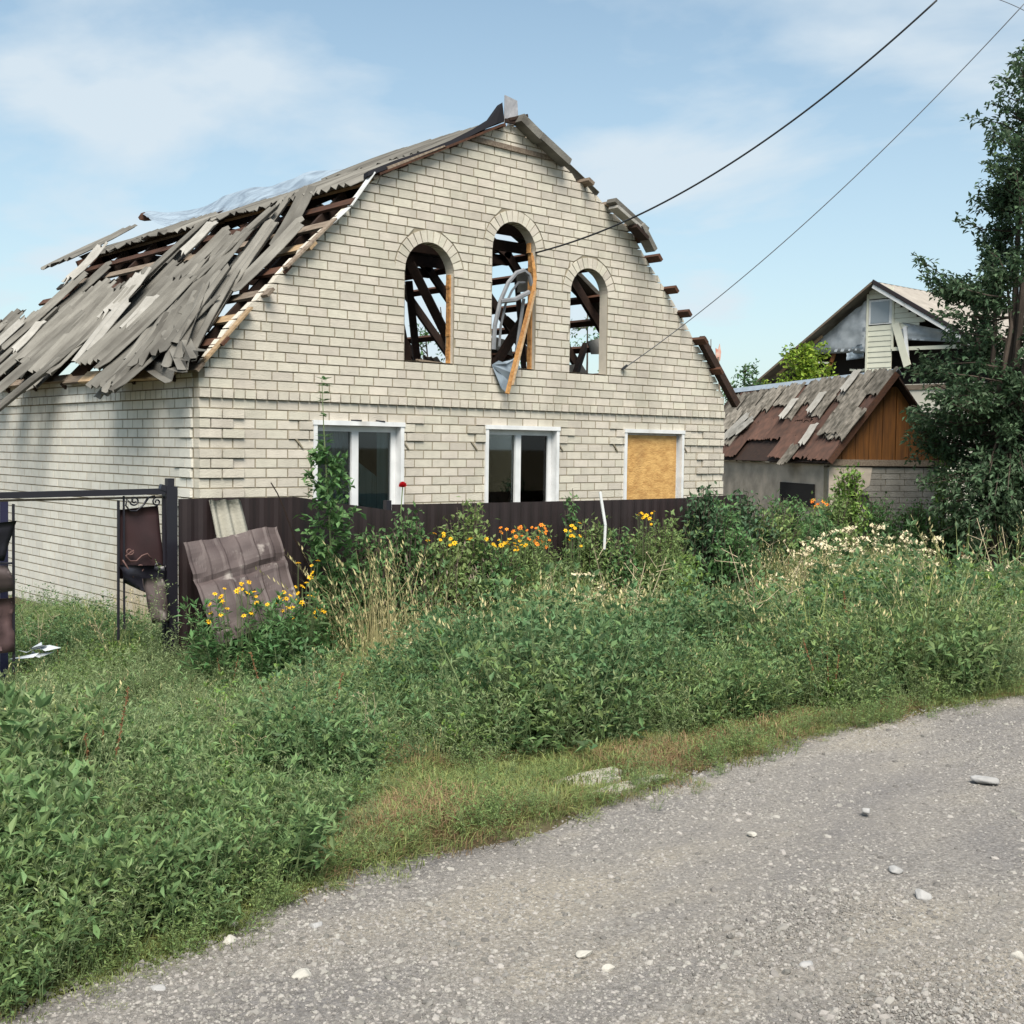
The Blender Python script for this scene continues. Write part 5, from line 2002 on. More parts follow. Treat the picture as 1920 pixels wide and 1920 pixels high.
N_ = 0
while N_ < 17000:
    # sample denser close to the viewer
    x = rr.uniform(-7.5, 17)
    y = rr.uniform(-7.5, 3.0)
    if not inview(x, y) or house_fp(x, y):
        continue
    dist = math.hypot(x - CAM.x, y - CAM.y)
    if rr.random() > min(1, (7.5 / dist) ** 0.9):
        continue
    N_ += 1
    dr = y - edge_y(x)
    if dr < -0.02:
        continue
    ws = 0.82 * strip_w(x) + 0.12 * nz2(x * 2, y * 2)
    n0 = nz2(x, y)
    # bare worn spots
    if blob(x, y, -1.30, -6.85, 0.32, 0.12) < 1 or blob(x, y, 0.0, -1.1, 0.75, 0.5) < 1 * (0.6 + 0.4 * rr.random()) or blob(x, y, 13.6, -1.7, 2.2, 0.8) < 1:
        continue
    if dr < ws:
        u_ = rr.random()
        s = 0.75 + 0.5 * rr.random()
        if u_ < 0.62:
            add('grass', x, y, s)
        elif u_ < 0.84:
            add('tan', x, y, s)
        elif u_ < 0.97:
            add('weed' if u_ < 0.9 else 'pale', x, y, 0.18 + 0.14 * rr.random())
        continue
    rise = min(1.0, 0.45 + (dr - ws) * 1.1)      # lower at the rim
    if -1.5 < x < 3.5:
        rise = min(1.0, 0.72 + (dr - ws) * 0.9)
    if x < -3.0:
        rise = min(1.0, 0.55 + (dr - ws) * 0.9)
    u_ = rr.random()
    # zones
    if blob(x, y, 0.15, -4.9, 1.9, 1.15) < 1:
        k = 'dark' if u_ < 0.72 else 'weed'
        s = 0.84
    elif blob(x, y, 3.3, -5.4, 1.5, 1.0) < 1:
        k = 'bright' if u_ < 0.45 else 'weed' if u_ < 0.8 else 'dark'
        s = 1.0
    elif y > -3.0 and x < 0.4:
        k = 'weed' if u_ < 0.55 else 'pale'
        s = 0.50
    elif x < -1.6:
        k = 'pale' if u_ < (0.55 if y > -5.6 else 0.35) else 'weed' if u_ < 0.88 else 'bright'
        s = 0.80 if y < -4.9 else 0.56
    elif y > -3.6 and x > -0.3 and x < 8:
        k = 'tall' if u_ < 0.52 else 'umb' if u_ < 0.62 else 'pale' if u_ < 0.8 else 'weed'
        s = 0.74
    elif x > 3.5:
        k = 'pale' if u_ < 0.5 else 'weed' if u_ < 0.97 else 'umb'
        s = 0.58 if x > 6 else (0.95 if y > -2.7 and x > 0.8 else 0.74)
    else:
        k = 'weed' if u_ < 0.45 else 'pale' if u_ < 0.8 else 'tall' if u_ < 0.86 else 'dark'
        s = 0.84
    if x > 11.5 and -3.2 < y < -0.2:
        k = 'tan' if u_ < 0.4 else 'tall'
        s = 0.35 if k == 'tall' else 1.5
    hn = vnoise(x * 1.15 + 3.3, y * 1.25 + 1.7) * 0.62 + vnoise(x * 3.1 + 9, y * 3.1) * 0.38      # clumps and hollows
    hn = min(1.0, max(0.0, (hn - 0.18) / 0.62))
    sp_ = vnoise(x * 0.9 + 21, y * 1.0 + 5)
    if k in ('weed', 'pale', 'dark') and dr > 1.0:
        if sp_ > 0.68 and rr.random() < 0.7:
            k = 'pale' if k != 'dark' else 'weed'
        elif sp_ < 0.30 and rr.random() < 0.6:
            k = 'dark' if x > -3 else 'bright'
        elif 0.47 < sp_ < 0.55 and rr.random() < 0.6:
            k = 'bright'
    if hn < 0.22 and rr.random() < 0.8:
        continue
    s *= rise * (0.42 + 1.05 * hn) * rr.choice((0.8, 0.9, 1.0, 1.05, 1.2))
    if rr.random() < (0.015 if x < -0.5 else 0.04):
        k = 'tall'
    q_ = rr.random()
    if q_ < 0.003:
        k, s = 'dock', s * 0.95
    elif q_ < 0.007:
        k, s = 'dead', s * 0.9
    elif x < -2.2 and y < -5.0 and q_ < 0.55 or (x < -1 and q_ < 0.12):
        k = 'big'
    elif -1.5 < x < 2.5 and y < -4.2 and q_ < 0.22:
        k = 'big'
    if blob(x, y, -2.35, -5.2, 0.25, 0.3) < 1 or blob(x, y, -2.7, -6.1, 0.2, 0.22) < 1:
        s *= 0.45
    add(k, x, y, max(0.25, s))

for k, coll, nv, nm, lab, cat in (('weed', P_weed, 6, 'weeds', 'mid green leafy goosefoot weeds all over the verge', 'weeds'),
                                  ('dark', P_dark, 5, 'dark_weeds', 'dense dark green weeds in the middle of the verge', 'weeds'),
                                  ('pale', P_pale, 5, 'feathery_weeds', 'pale feathery wormwood-like weeds across the verge', 'weeds'),
                                  ('bright', P_bright, 4, 'broad_weeds', 'brighter broad-leaved weeds among the verge plants', 'weeds'),
                                  ('grass', P_grass, 5, 'short_grass', 'short green grass along the edge of the gravel road', 'grass'),
                                  ('tan', P_tan, 4, 'dry_grass', 'short tan dry grass mixed in beside the gravel road', 'grass'),
                                  ('tall', P_tall, 5, 'tall_grass', 'tall seeding grass between weeds and brown fence', 'grass'),
                                  ('big', P_big, 5, 'large_leaved_weeds', 'lush large-leaved weeds at the lower left beside the road', 'weeds'),
                                  ('dock', P_dock, 4, 'dock_plants', 'broad-leaved dock with rusty seed stalks scattered in the weeds', 'weeds'),
                                  ('dead', P_dead, 4, 'dead_stalks', 'pale dead branching stalks standing among the weeds', 'weeds'),
                                  ('umb', P_umb, 5, 'wild_yarrow', 'small cream-flowered weeds below the brick house windows', 'weeds')):
    scatter(nm, L_[k][0], coll, nv, lab, cat, 0.8, 1.2, seed=len(nm) * 7, scales=L_[k][1])

# short turf everywhere on the strip (dense) and under weeds at the rim
gp, gs_, tp, ts_ = [], [], [], []
for _ in range(9000):
    x = rr.uniform(-4.5, 9)
    ey = edge_y(x)
    y = ey + 0.05 + abs(rr.gauss(0, 0.10)) * (-1 if rr.random() < 0.3 else 1) if rr.random() < 0.2 else ey + rr.uniform(0.0, 1.5) * (0.3 + rr.random() * 0.7)
    if not inview(x, y, 0.45, 60):
        continue
    if blob(x, y, -1.30, -6.85, 0.32, 0.12) < 1:
        continue
    if y - ey > strip_w(x) + 0.35:
        continue
    t_ = nz2(x * 2.1 + 3, y * 2.7)
    s = 0.5 + 0.6 * rr.random()
    if y - ey < 0.15:
        s *= 0.55
    (tp if t_ + rr.uniform(-0.5, 0.5) > 0.30 else gp).append((x, y, max(gz(x, y), 0.455 if y < ey + 0.05 else 0.44)))
    (ts_ if len(tp) > len(ts_) else gs_).append(s)
scatter('turf', gp, P_grass, 5, 'low green turf at the rim of the gravel road', 'grass', seed=5, scales=gs_)
scatter('dry_turf', tp, P_tan, 4, 'low yellow-brown turf at the rim of the gravel road', 'grass', seed=6, scales=ts_)


# sprigs creeping from the verge on to the road
cp, cs_ = [], []
for _ in range(420):
    x = rr.uniform(-5, 9)
    y = edge_y(x) + 0.12 - abs(rr.gauss(0, 0.16)) * (0.3 + 1.2 * vnoise(x * 2.2, 3.3))
    cp.append((x, y, 0.45))
    cs_.append(0.12 + 0.28 * rr.random() ** 2)
scatter('creeping_weeds', cp, P_weed, 6, 'small weed sprigs creeping over the edge of the gravel', 'weeds', seed=41, scales=cs_)


# ---- individual plants
def leafy_plant(name, base, H, label, cat, m_leaf, nst=5, LL=0.06, LW=0.03, spread=0.15, bran=9, seed=1, lean=0.25, upw=0.6, group=None, parts=None, density=1.0):
    t = thing(name, base, label, cat, group)
    b = weed_proto(seed, H, nst, LL, LW, spread=spread, bran=bran, lean=lean, upw=upw, density=density)
    lb, sb_ = MB(), MB()
    lb.v = sb_.v = b.v
    for f, mi in zip(b.f, b.mi):
        (lb if mi == 0 else sb_).f.append(f)
        (lb if mi == 0 else sb_).mi.append(0)
    for nm, q, mm in (('foliage', lb, m_leaf), ('stem', sb_, M['stem'])):
        used = sorted(set(i for f in q.f for i in f))
        mp = {a: i for i, a in enumerate(used)}
        q2 = MB()
        q2.v = [tuple(Vector(b.v[i]) + Vector(base)) for i in used]
        q2.f = [tuple(mp[i] for i in f) for f in q.f]
        q2.mi = [0] * len(q2.f)
        q2.build(nm, mm, t)
    return t


def daisy(b, c, nrm, r, mi_p=0, mi_c=1, n=9):
    nrm = Vector(nrm).normalized()
    e1 = nrm.orthogonal().normalized()
    e2 = nrm.cross(e1)
    for k in range(n):
        a = 2 * math.pi * k / n
        d = e1 * math.cos(a) + e2 * math.sin(a)
        b.leaf(c, d - nrm * 0.15, nrm, r, r * 0.55, mi_p)
    k0 = len(b.v)
    for k in range(6):
        a = 2 * math.pi * k / 6
        b.v.append(tuple(c + nrm * 0.004 + (e1 * math.cos(a) + e2 * math.sin(a)) * r * 0.22))
    b.v.append(tuple(c + nrm * (0.004 + r * 0.25)))
    for k in range(6):
        b.f.append((k0 + k, k0 + (k + 1) % 6, k0 + 6))
        b.mi.append(mi_c)


def flowering(name, base, H, label, cat, m_leaf, heads, petal, r=0.03, **kw):
    t = leafy_plant(name, base, H, label, cat, m_leaf, **kw)
    rr_ = random.Random(int(H * 1000) + len(heads))
    hs_ = []
    for P in heads:
        hs_.append(Vector(P))
        if rr_.random() < 0.8:
            hs_.append(Vector(P) + Vector((rr_.uniform(-0.11, 0.11), rr_.uniform(-0.1, 0.1), rr_.uniform(-0.08, 0.06))))
    for P in hs_:
        b = MB()
        daisy(b, Vector(P), Vector((-0.35 + rr_.uniform(-0.8, 0.8), -0.6 + rr_.uniform(-0.7, 0.7), 0.9)), r * rr_.uniform(0.6, 1.15), n=rr_.choice((6, 7, 8, 9)))
        o = b.build('flower', [petal, M['flower_eye']], t)
        b = MB()
        b.tube([Vector(P), Vector((P[0] * 0.7 + base[0] * 0.3, P[1] * 0.7 + base[1] * 0.3, base[2] + H * 0.5))], 0.003, 3, caps=False)
        b.build('flower_stem', M['stem'], t)
    return t


def gpt(px, Y):
    """ground point seen in column px on the line y=Y"""
    P = atY(px, 1000, Y)
    return Vector((P.x, P.y, gz(P.x, P.y)))


# yellow coneflowers in front of the crumpled sheet
for i, (bx, hd, lab) in enumerate((
        (450, [(403, 1113), (421, 1103), (416, 1127), (393, 1133), (414, 1152), (454, 1093), (444, 1108), (467, 1089), (457, 1154), (480, 1118), (452, 1095)], 'left clump of yellow coneflowers below the crumpled sheet'),
        (560, [(559, 1055), (584, 1060), (537, 1122), (529, 1127), (545, 1116), (568, 1100), (582, 1082), (575, 1092), (558, 1112), (593, 1110), (604, 1130), (604, 1144), (590, 1148), (565, 1130), (548, 1140), (515, 1133), (501, 1133), (530, 1145)], 'right clump of yellow coneflowers in front of the brown fence'))):
    base = gpt(bx, -2.15)
    flowering('coneflower_plant', base, 0.78 if i == 0 else 0.86, lab, 'flowers', M['leaf_elm'], [atY(x, y, -2.15 + 0.1 * math.sin(x)) for x, y in hd], M['petal_yellow'], r=0.029,
              nst=34, spread=0.36, LL=0.10, LW=0.034, seed=40 + i, bran=11, group='yellow coneflowers by the fence')
# band of marigolds below the windows
bands = [([(815, 1000), (832, 1005), (826, 1012), (852, 1018), (878, 1012), (845, 1010)], 840, 'small orange-yellow flower clump left of the middle window', M['petal_yellow']),
         ([(935, 1012), (945, 1016), (955, 1010), (965, 1018), (925, 1020), (975, 1014), (985, 1022), (940, 1022), (952, 1020), (968, 1024)], 950, 'wide yellow flower clump below the middle window', M['petal_yellow']),
         ([(950, 992), (962, 996), (975, 990), (988, 994), (978, 1004), (992, 1010), (940, 998)], 972, 'yellow-orange flowers above the wide clump at the fence', M['petal_orange']),
         ([(1005, 990), (1015, 984), (1022, 990), (1012, 996), (1002, 1014), (1018, 1018), (1030, 1012), (1008, 1006)], 1015, 'red and orange flower clump below the middle window corner', M['petal_orange']),
         ([(1072, 985), (1078, 990), (1070, 995), (1076, 1005), (1068, 1012)], 1074, 'small yellow flowers near the white slat', M['petal_yellow']),
         ([(1200, 962), (1212, 966), (1222, 962), (1206, 970), (1218, 972)], 1212, 'orange-yellow flowers below the boarded window', M['petal_yellow']),
         ([(1524, 938), (1534, 944), (1544, 940), (1530, 950), (1540, 952)], 1534, 'orange flowers in front of the shed wall', M['petal_orange'])]
for i, (hd, bx, lab, pm) in enumerate(bands):
    Yb = -1.75 if bx < 1400 else 1.0
    base = gpt(bx, Yb)
    P0_ = atY(hd[0][0], hd[0][1], Yb)
    flowering('marigold_plant', base, max(0.3, P0_.z - base.z - 0.02), lab, 'flowers', M['leaf_weed'], [atY(x, y, Yb + 0.08 * math.sin(x * 3)) for x, y in hd], pm, r=0.030 if bx < 1400 else 0.055, nst=22, spread=0.30, LL=0.075, LW=0.026,
              seed=60 + i, group='marigolds below the windows')

# dry grass tuft between coneflowers and weeds, with arching straw
for i, (bx, Yb, H, lab) in enumerate(((700, -2.3, 1.35, 'tall straw-coloured grass tuft leaning left beside the coneflowers'), (765, -2.2, 1.25, 'thin dry grass tuft right of the leaning straw tuft'), (800, -1.9, 1.3, 'reddish dry stalks in front of the fence'))):
    base = gpt(bx, Yb)
    b = grass_proto(700 + i, H, 120 if i == 0 else 50, 0.30, 0.0036, 0.6, 0.5, 0, 0, 0.10)
    b.v = [(x + base.x - 0.28 * (z / H) ** 2 * (1.0 if i < 2 else 0.1), y + base.y, z + base.z) for x, y, z in b.v]
    tag(b.build('straw_tuft', M['straw'] if i < 2 else M['wood_grey']), lab, 'dry grass', 'straw tufts by the fence')

# rose with a single bloom
base = gpt(765, -1.55)
ROSE = base
BUSH = []
for k, (x, y, H, lab) in enumerate(((880, -1.5, 1.42, 'rose bush between the left and middle windows'), (1070, -1.5, 1.60, 'tall thin shoot right of the middle window'), (990, -1.5, 1.1, 'leafy bush under the middle window'),
                                    (1150, -1.6, 1.12, 'leafy bush right of the white slat'), (1250, -1.6, 1.22, 'leafy bush below the boarded window'), (700, -1.6, 1.2, 'bush left of the red rose'), (830, -1.6, 1.05, 'low bush right of the red rose'),
                                    (920, -1.7, 1.0, 'low bush left of the middle window mullion'), (1110, -1.5, 1.2, 'bush just left of the white slat'), (650, -1.7, 1.05, 'bush at the foot of the elm sapling'), (1200, -1.6, 1.1, 'bush between the white slat and the boarded window'))):
    base = gpt(x, y)
    BUSH.append((base, H, lab, k))


# elm sapling before the left window
def sapling(px, top_py, Yp, label, seed=1, gap=True, m=None):
    base = gpt(px + 12, Yp)
    top = atY(px - 8, top_py, Yp)
    t = thing('elm_sapling', base, label, 'sapling')
    rr_ = random.Random(seed)
    b = MB()
    pts = [base + (top - base) * t_ + Vector((0.02 * math.sin(t_ * 5), 0, 0)) for t_ in np.linspace(0, 1, 8)]
    b.tube(pts, list(np.linspace(0.016, 0.003, 8)), 6)
    b.build('stem', M['stem'], t)
    lf = MB()
    H = (top - base).length
    zgap0, zgap1 = 0.80, 1.0
    for k in range(150):
        t_ = 0.10 + 0.68 * rr_.random()
        wid = 0.46 * max(0.25, 1 - abs(t_ - 0.5) / 0.36)
        Q = base + (top - base) * t_
        a = rr_.uniform(0, 6.28)
        bl = wid * rr_.uniform(0.35, 1.0)
        d = Vector((math.cos(a), math.sin(a), rr_.uniform(0.0, 0.9))).normalized()
        b2 = [Q, Q + d * bl * 0.5, Q + d * bl + Vector((0, 0, -0.03))]
        for i in range(9):
            tt_ = 0.25 + 0.75 * (i + 1) / 9
            P_ = Q + d * bl * tt_ + rvec(rr_, 0.03)
            lf.leaf(P_, rvec(rr_) + d * 0.4 + Vector((0, 0, -0.2)), Vector((rr_.uniform(-0.7, 0.7), rr_.uniform(-0.7, 0.7), 1)), 0.085 * rr_.uniform(0.6, 1.2), 0.046)
    for t_ in (0.79, 0.81, 0.88, 0.93, 0.955, 0.98, 1.0):
        Q = base + (top - base) * t_
        for k in range(6):
            a = rr_.uniform(0, 6.28)
            lf.leaf(Q, Vector((math.cos(a), math.sin(a), rr_.uniform(-0.1, 0.4))), Vector((0, 0, 1)), 0.10 * rr_.uniform(0.7, 1.1), 0.038)
    lf.build('foliage', m or M['leaf_elm'], t)
    return t


sapling(615, 712, -1.75, 'tall elm sapling in front of the left window', 4)


# dark shrubs and tall plants right of the house corner
def shrub(name, base, W, H, n, m, label, cat, LL, LW, seed, group=None, zmin=0.1, trunk=True):
    rr_ = random.Random(seed)
    t = thing(name, base, label, cat, group)
    lf, st = MB(), MB()
    base = Vector(base)
    for k in range(max(10, n // 28)):
        a = rr_.uniform(0, 6.28)
        r_ = W * math.sqrt(rr_.random())
        hh = H * (zmin + (1 - zmin) * rr_.random() ** 0.8)
        r_ *= math.sqrt(max(0.05, 1 - (hh / H) ** 2.2)) + 0.12
        tip = base + Vector((r_ * math.cos(a), r_ * math.sin(a), hh))
        low = base + Vector((r_ * 0.25 * math.cos(a), r_ * 0.25 * math.sin(a), hh * 0.35))
        st.tube([low, tip], [0.012, 0.004], 4, caps=False)
        if k % 3 == 0:
            st.tube([base, low], [0.02, 0.012], 4, caps=False)
        for i in range(28):
            u_ = rr_.uniform(0.35, 1.0)
            P_ = low.lerp(tip, u_) + rvec(rr_, 0.10 * W + 0.03)
            lf.leaf(P_, rvec(rr_) + Vector((0, 0, 0.1)), Vector((rr_.uniform(-0.6, 0.6), rr_.uniform(-0.6, 0.6), 1)), LL * rr_.uniform(0.7, 1.2), LW * rr_.uniform(0.8, 1.1))
    lf.build('foliage', m, t)
    st.build('branches', M['bark'], t)
    return t


for i, (px, Y, W, H, m, lab) in enumerate((
        (1318, -1.6, 0.42, 1.60, 'leaf_lilac', 'dark upright shrub right of the boarded window'),
        (1400, -1.5, 0.62, 1.52, 'leaf_lilac', 'dark rounded shrub beyond the right end of the fence'),
        (1470, -0.9, 0.6, 1.42, 'leaf_elm', 'green shrub before the plastered shed wall'),
        (1370, -2.0, 0.55, 1.15, 'leaf_elm', 'low bush before the right corner of the house'),
        (1560, 0.2, 0.6, 1.35, 'leaf_weed', 'pale green bush with upright shoots under the shed gable'),
        (1640, 0.8, 0.6, 1.25, 'leaf_elm', 'bush under the right part of the shed gable'),
        (1720, 0.2, 0.6, 1.2, 'leaf_elm', 'bush left of the tree foot'),
        (1260, -2.1, 0.4, 0.85, 'leaf_weed', 'low leafy bush below the boarded window'),
        (1800, -0.5, 0.6, 1.2, 'leaf_elm', 'bush in front of the tree trunk'),
        (1890, -1.0, 0.8, 1.25, 'leaf_lilac', 'dark bush at the right edge below the tree'),
        (1345, -1.5, 0.5, 1.45, 'leaf_elm', 'leafy shrub left of the dark rounded shrub at the fence end'),
        (1440, -1.6, 0.6, 1.35, 'leaf_weed', 'pale leafy shrub hiding the end of the fence'),
        (1520, -0.6, 0.6, 1.2, 'leaf_elm', 'shrub before the dark opening of the shed wall'))):
    base = gpt(px, Y)
    shrub('shrub', base, W, H, 2600, M[m], lab, 'shrub', 0.085, 0.042, 300 + i, 'shrubs right of the fence')
for i, (px, py0, Y, lab) in enumerate(((1590, 870, 0.9, 'bright green climbing shoots on the shed wall'), (1770, 840, 0.0, 'bright elder bush left of the tree trunk'))):
    base = gpt(px, Y)
    top = atY(px, py0, Y)
    shrub('bright_bush', base, 0.42 if i == 0 else 0.55, top.z - base.z, 1300, M['leaf_bright'], lab, 'bush', 0.10, 0.05, 330 + i, zmin=0.45 if i == 0 else 0.2)
base = ROSE
rose = shrub('rose_bush', base, 0.36, 1.42, 1900, M['leaf_elm'], 'rose bush with one red bloom beside the left window', 'rose bush', 0.062, 0.04, 81, zmin=0.2)
P = atY(755, 913, -1.6)
b = MB()
rr_ = random.Random(3)
for k in range(26):
    a = rr_.uniform(0, 6.28)
    e = rr_.uniform(-0.4, 1.2)
    d = Vector((math.cos(a) * math.cos(e), math.sin(a) * math.cos(e), math.sin(e)))
    b.leaf(P + d * 0.012, (d * 0.6 + Vector((0, 0, 0.7))), d, 0.045, 0.045)
b.build('bloom', M['petal_red'], rose)
b = MB()
b.tube([P, Vector((P.x - 0.02, P.y, P.z - 0.25)), base + Vector((0, 0, 0.4))], 0.006, 5)
b.build('stem', M['stem'], rose)
for base, H, lab, k in BUSH:
    shrub('garden_bush', base, 0.42 if k != 1 else 0.14, H * 1.06, 2100 if k != 1 else 400, M['leaf_elm'] if k % 2 else M['leaf_weed'], lab, 'bush', 0.068, 0.036, 90 + k, 'bushes along the brown fence', zmin=0.25)
# cream yarrow stand on the right
base0 = gpt(1630, -2.2)
yr = thing('yarrow_clump', base0, 'wide clump of cream-flowered yarrow right of the house', 'flowers')
rr_ = random.Random(12)
lf, st, um = MB(), MB(), MB()
for k in range(120):
    px = rr_.uniform(1500, 1760)
    Y = -2.6 + rr_.uniform(0, 1.9)
    py = 985 + (abs(px - 1640) / 130) ** 2 * 25 + rr_.uniform(0, 75)
    P = atY(px, py, Y)
    g0 = Vector((P.x + rr_.uniform(-0.1, 0.1), P.y + rr_.uniform(-0.1, 0.1), gz(P.x, P.y)))
    if P.z < g0.z + 0.2:
        continue
    st.tube([g0, P], [0.005, 0.003], 3, caps=False)
    for i in range(9):
        t_ = rr_.uniform(0.1, 0.9)
        lf.leaf(g0.lerp(P, t_), rvec(rr_) + Vector((0, 0, 0.3)), Vector((0, 0, 1)) + rvec(rr_, 0.4), 0.10, 0.022)
    for i in range(12):
        a = rr_.uniform(0, 6.28)
        r0 = 0.07 * math.sqrt(rr_.random())
        c_ = P + Vector((r0 * math.cos(a), r0 * math.sin(a), rr_.uniform(-0.025, 0.025)))
        s_ = 0.015
        t1, t2 = rr_.uniform(-1.2, 1.2) * s_, rr_.uniform(-1.2, 1.2) * s_
        um.poly([c_ + Vector((-s_, -s_, -t1 - t2)), c_ + Vector((s_, -s_, t1 - t2)), c_ + Vector((s_, s_, t1 + t2)), c_ + Vector((-s_, s_, t2 - t1))])
lf.build('foliage', M['leaf_weed'], yr)
st.build('stem', M['stem'], yr)
um.build('flower_heads', M['petal_white'], yr)

# feathery tall weed standing by the gate, and one before the fence post
for i, (px, Y, topy, lab) in enumerate(((262, -1.65, 1068, 'tall pale feathery weed growing in front of the wicket gate'), (348, -1.9, 1140, 'slim pale weed beside the dark foot of the fence'), (440, -2.3, 1190, 'low weed under the left coneflowers'))):
    base = gpt(px, Y)
    top = atY(px, topy, Y)
    leafy_plant('feathery_weed', base, (top.z - base.z) * 1.02, lab, 'weed', M['leaf_pale'], nst=4 if i == 0 else 3, spread=0.1, LL=0.04, LW=0.012, seed=140 + i, bran=22, lean=0.08, upw=0.9, group='tall weeds by the gate')
# bright single spikes in the weeds on the right
for i, (px, Y, H, lab) in enumerate(((1295, -2.6, 0.95, 'bright green upright weed below the right corner of the house'), (1415, -1.9, 1.0, 'feathery green weed left of the yarrow'), (1465, -2.2, 0.9, 'thin upright weed at the left side of the yarrow'))):
    leafy_plant('upright_weed', gpt(px, Y), H, lab, 'weed', M['leaf_bright'] if i == 0 else M['leaf_pale'], nst=4, spread=0.08, LL=0.09 if i == 0 else 0.04, LW=0.03 if i == 0 else 0.01, seed=160 + i, bran=16, lean=0.08, upw=1.0, group='upright weeds on the right')


# ------------------------------------------------------------------ trees
def tree(name, base, prof, cxy, n_tips, leaves, LL, LW, m_leaf, label, seed, trunk_r=0.12, nlimb=7, group=None, twig=0.8, jitter=0.16, lobes_=None):
    """prof: list (z, radius) of the crown; cxy: crown axis offset from the trunk foot"""
    rr_ = random.Random(seed)
    t = thing(name, base, label, 'tree', group)
    base = Vector(base)
    zt = prof[-1][0]

    def rad(z):
        for (a, ra_), (b_, rb_) in zip(prof, prof[1:]):
            if z <= b_:
                return ra_ + (rb_ - ra_) * (z - a) / (b_ - a)
        return prof[-1][1]
    tr, lf = MB(), MB()
    limbs = []
    fork = base + Vector((cxy[0] * 0.25, cxy[1] * 0.25, zt * 0.16))
    tr.tube([base - Vector((0, 0, 0.1)), base.lerp(fork, 0.5) + Vector((0.03, 0, 0)), fork], [trunk_r * 1.25, trunk_r, trunk_r * 0.9], 8)
    for k in range(nlimb):
        a = 2 * math.pi * (k + rr_.random() * 0.6) / nlimb
        zl = zt * rr_.uniform(0.45, 0.95) if k else zt * 0.98
        r_ = rad(zl) * rr_.uniform(0.3, 0.7) if k else 0
        end = base + Vector((cxy[0] + r_ * math.cos(a), cxy[1] + r_ * math.sin(a), zl))
        c1 = fork.lerp(end, 0.35) + Vector((0.25 * math.cos(a), 0.25 * math.sin(a), 0)) * r_
        c2 = fork.lerp(end, 0.7) + rvec(rr_, 0.15)
        pts = [fork, c1, c2, end]
        limbs.append(pts)
        tr.tube(pts, [trunk_r * 0.6, trunk_r * 0.42, trunk_r * 0.25, 0.012], 6, caps=False)
    lp = []
    for pts in limbs:
        for a, b_ in zip(pts, pts[1:]):
            for i in range(6):
                lp.append(a.lerp(b_, i / 6))
    z0 = prof[0][0]
    lobes = []
    for k in range(46 if not lobes_ else 0):
        zl = z0 + (zt - z0) * (k + rr_.random()) / 46
        al = rr_.uniform(0, 6.28)
        rl = rad(zl) * rr_.uniform(0.55, 0.95)
        lobes.append((Vector((cxy[0] + rl * math.cos(al), cxy[1] + rl * math.sin(al), zl)), rad(zl) * rr_.uniform(0.28, 0.46)))
    if lobes_:
        lobes = [(Vector(c) - base, r) for c, r in lobes_]
    wts = [r * r for _, r in lobes]
    for k in range(n_tips):
        c_, rl = rr_.choices(lobes, wts)[0]
        dv = rvec(rr_)
        while dv.length > 1:
            dv = rvec(rr_)
        tip = base + c_ + Vector((dv.x, dv.y, dv.z * 0.8)) * rl * (1.5 if rr_.random() < 0.12 else 1.0)
        a = math.atan2(c_.y - cxy[1], c_.x - cxy[0])
        near = min(lp, key=lambda q: (q - tip).length_squared + (0.5 if q.z > tip.z else 0))
        mid = near.lerp(tip, 0.5) + rvec(rr_, 0.12) + Vector((0, 0, -0.05))
        tr.tube([near, mid, tip], [0.020, 0.011, 0.004], 4, caps=False)
        for i in range(leaves):
            u_ = 1 - rr_.random() ** 1.3 * min(1.0, twig)
            q = mid.lerp(tip, (u_ - 0.5) * 2) if u_ > 0.5 else near.lerp(mid, u_ * 2)
            q = q + rvec(rr_, jitter * (1.2 - 0.6 * u_))
            d = (tip - mid).normalized() * 0.5 + rvec(rr_) + Vector((0, 0, -0.25))
            lf.leaf(q, d, Vector((rr_.uniform(-0.7, 0.7), rr_.uniform(-0.7, 0.7), 1)), LL * rr_.uniform(0.7, 1.25), LW * rr_.uniform(0.8, 1.2), droop=rr_.uniform(0, 0.2))
    tr.build('trunk', M['bark'], t)
    lf.build('crown', m_leaf, t)
    return t


tb = Vector((14.45, -1.02, 0.05))
LB = [(1915, 140, 35), (1895, 200, 45), (1815, 222, 28), (1870, 260, 48), (1905, 300, 60), (1850, 335, 34), (1880, 380, 55), (1850, 440, 34), (1895, 470, 60), (1715, 500, 26), (1755, 520, 36),
      (1800, 535, 45), (1840, 545, 55), (1890, 560, 60), (1800, 610, 50), (1860, 640, 70), (1785, 660, 48), (1725, 690, 36), (1800, 735, 68), (1880, 740, 80), (1740, 760, 46), (1725, 820, 36), (1815, 830, 78),
      (1900, 850, 80), (1785, 900, 55), (1870, 930, 80), (1765, 955, 34), (1855, 395, 48), (1885, 335, 55), (1862, 475, 46), (1895, 255, 45), (1735, 775, 44), (1745, 855, 40), (1755, 715, 42), (1900, 660, 60), (1890, 770, 60), (1960, 110, 50), (1970, 220, 80), (1990, 360, 90), (2010, 500, 110), (2020, 640, 120), (2000, 780, 120), (2000, 900, 100), (2080, 420, 90), (2110, 560, 90)]
rl_ = random.Random(77)
LOBES = [(atd(x, y, 20.8 + rl_.uniform(-1, 1) * (0.5 + 1.1 * min(1, max(0, (x - 1720) / 200)))), r / 108 * 1.05) for x, y, r in LB]
LOBES += [(atd(x, y, 20.0), r / 108) for x, y, r in ((1860, 985, 60), (1930, 960, 60), (1800, 1000, 40))]
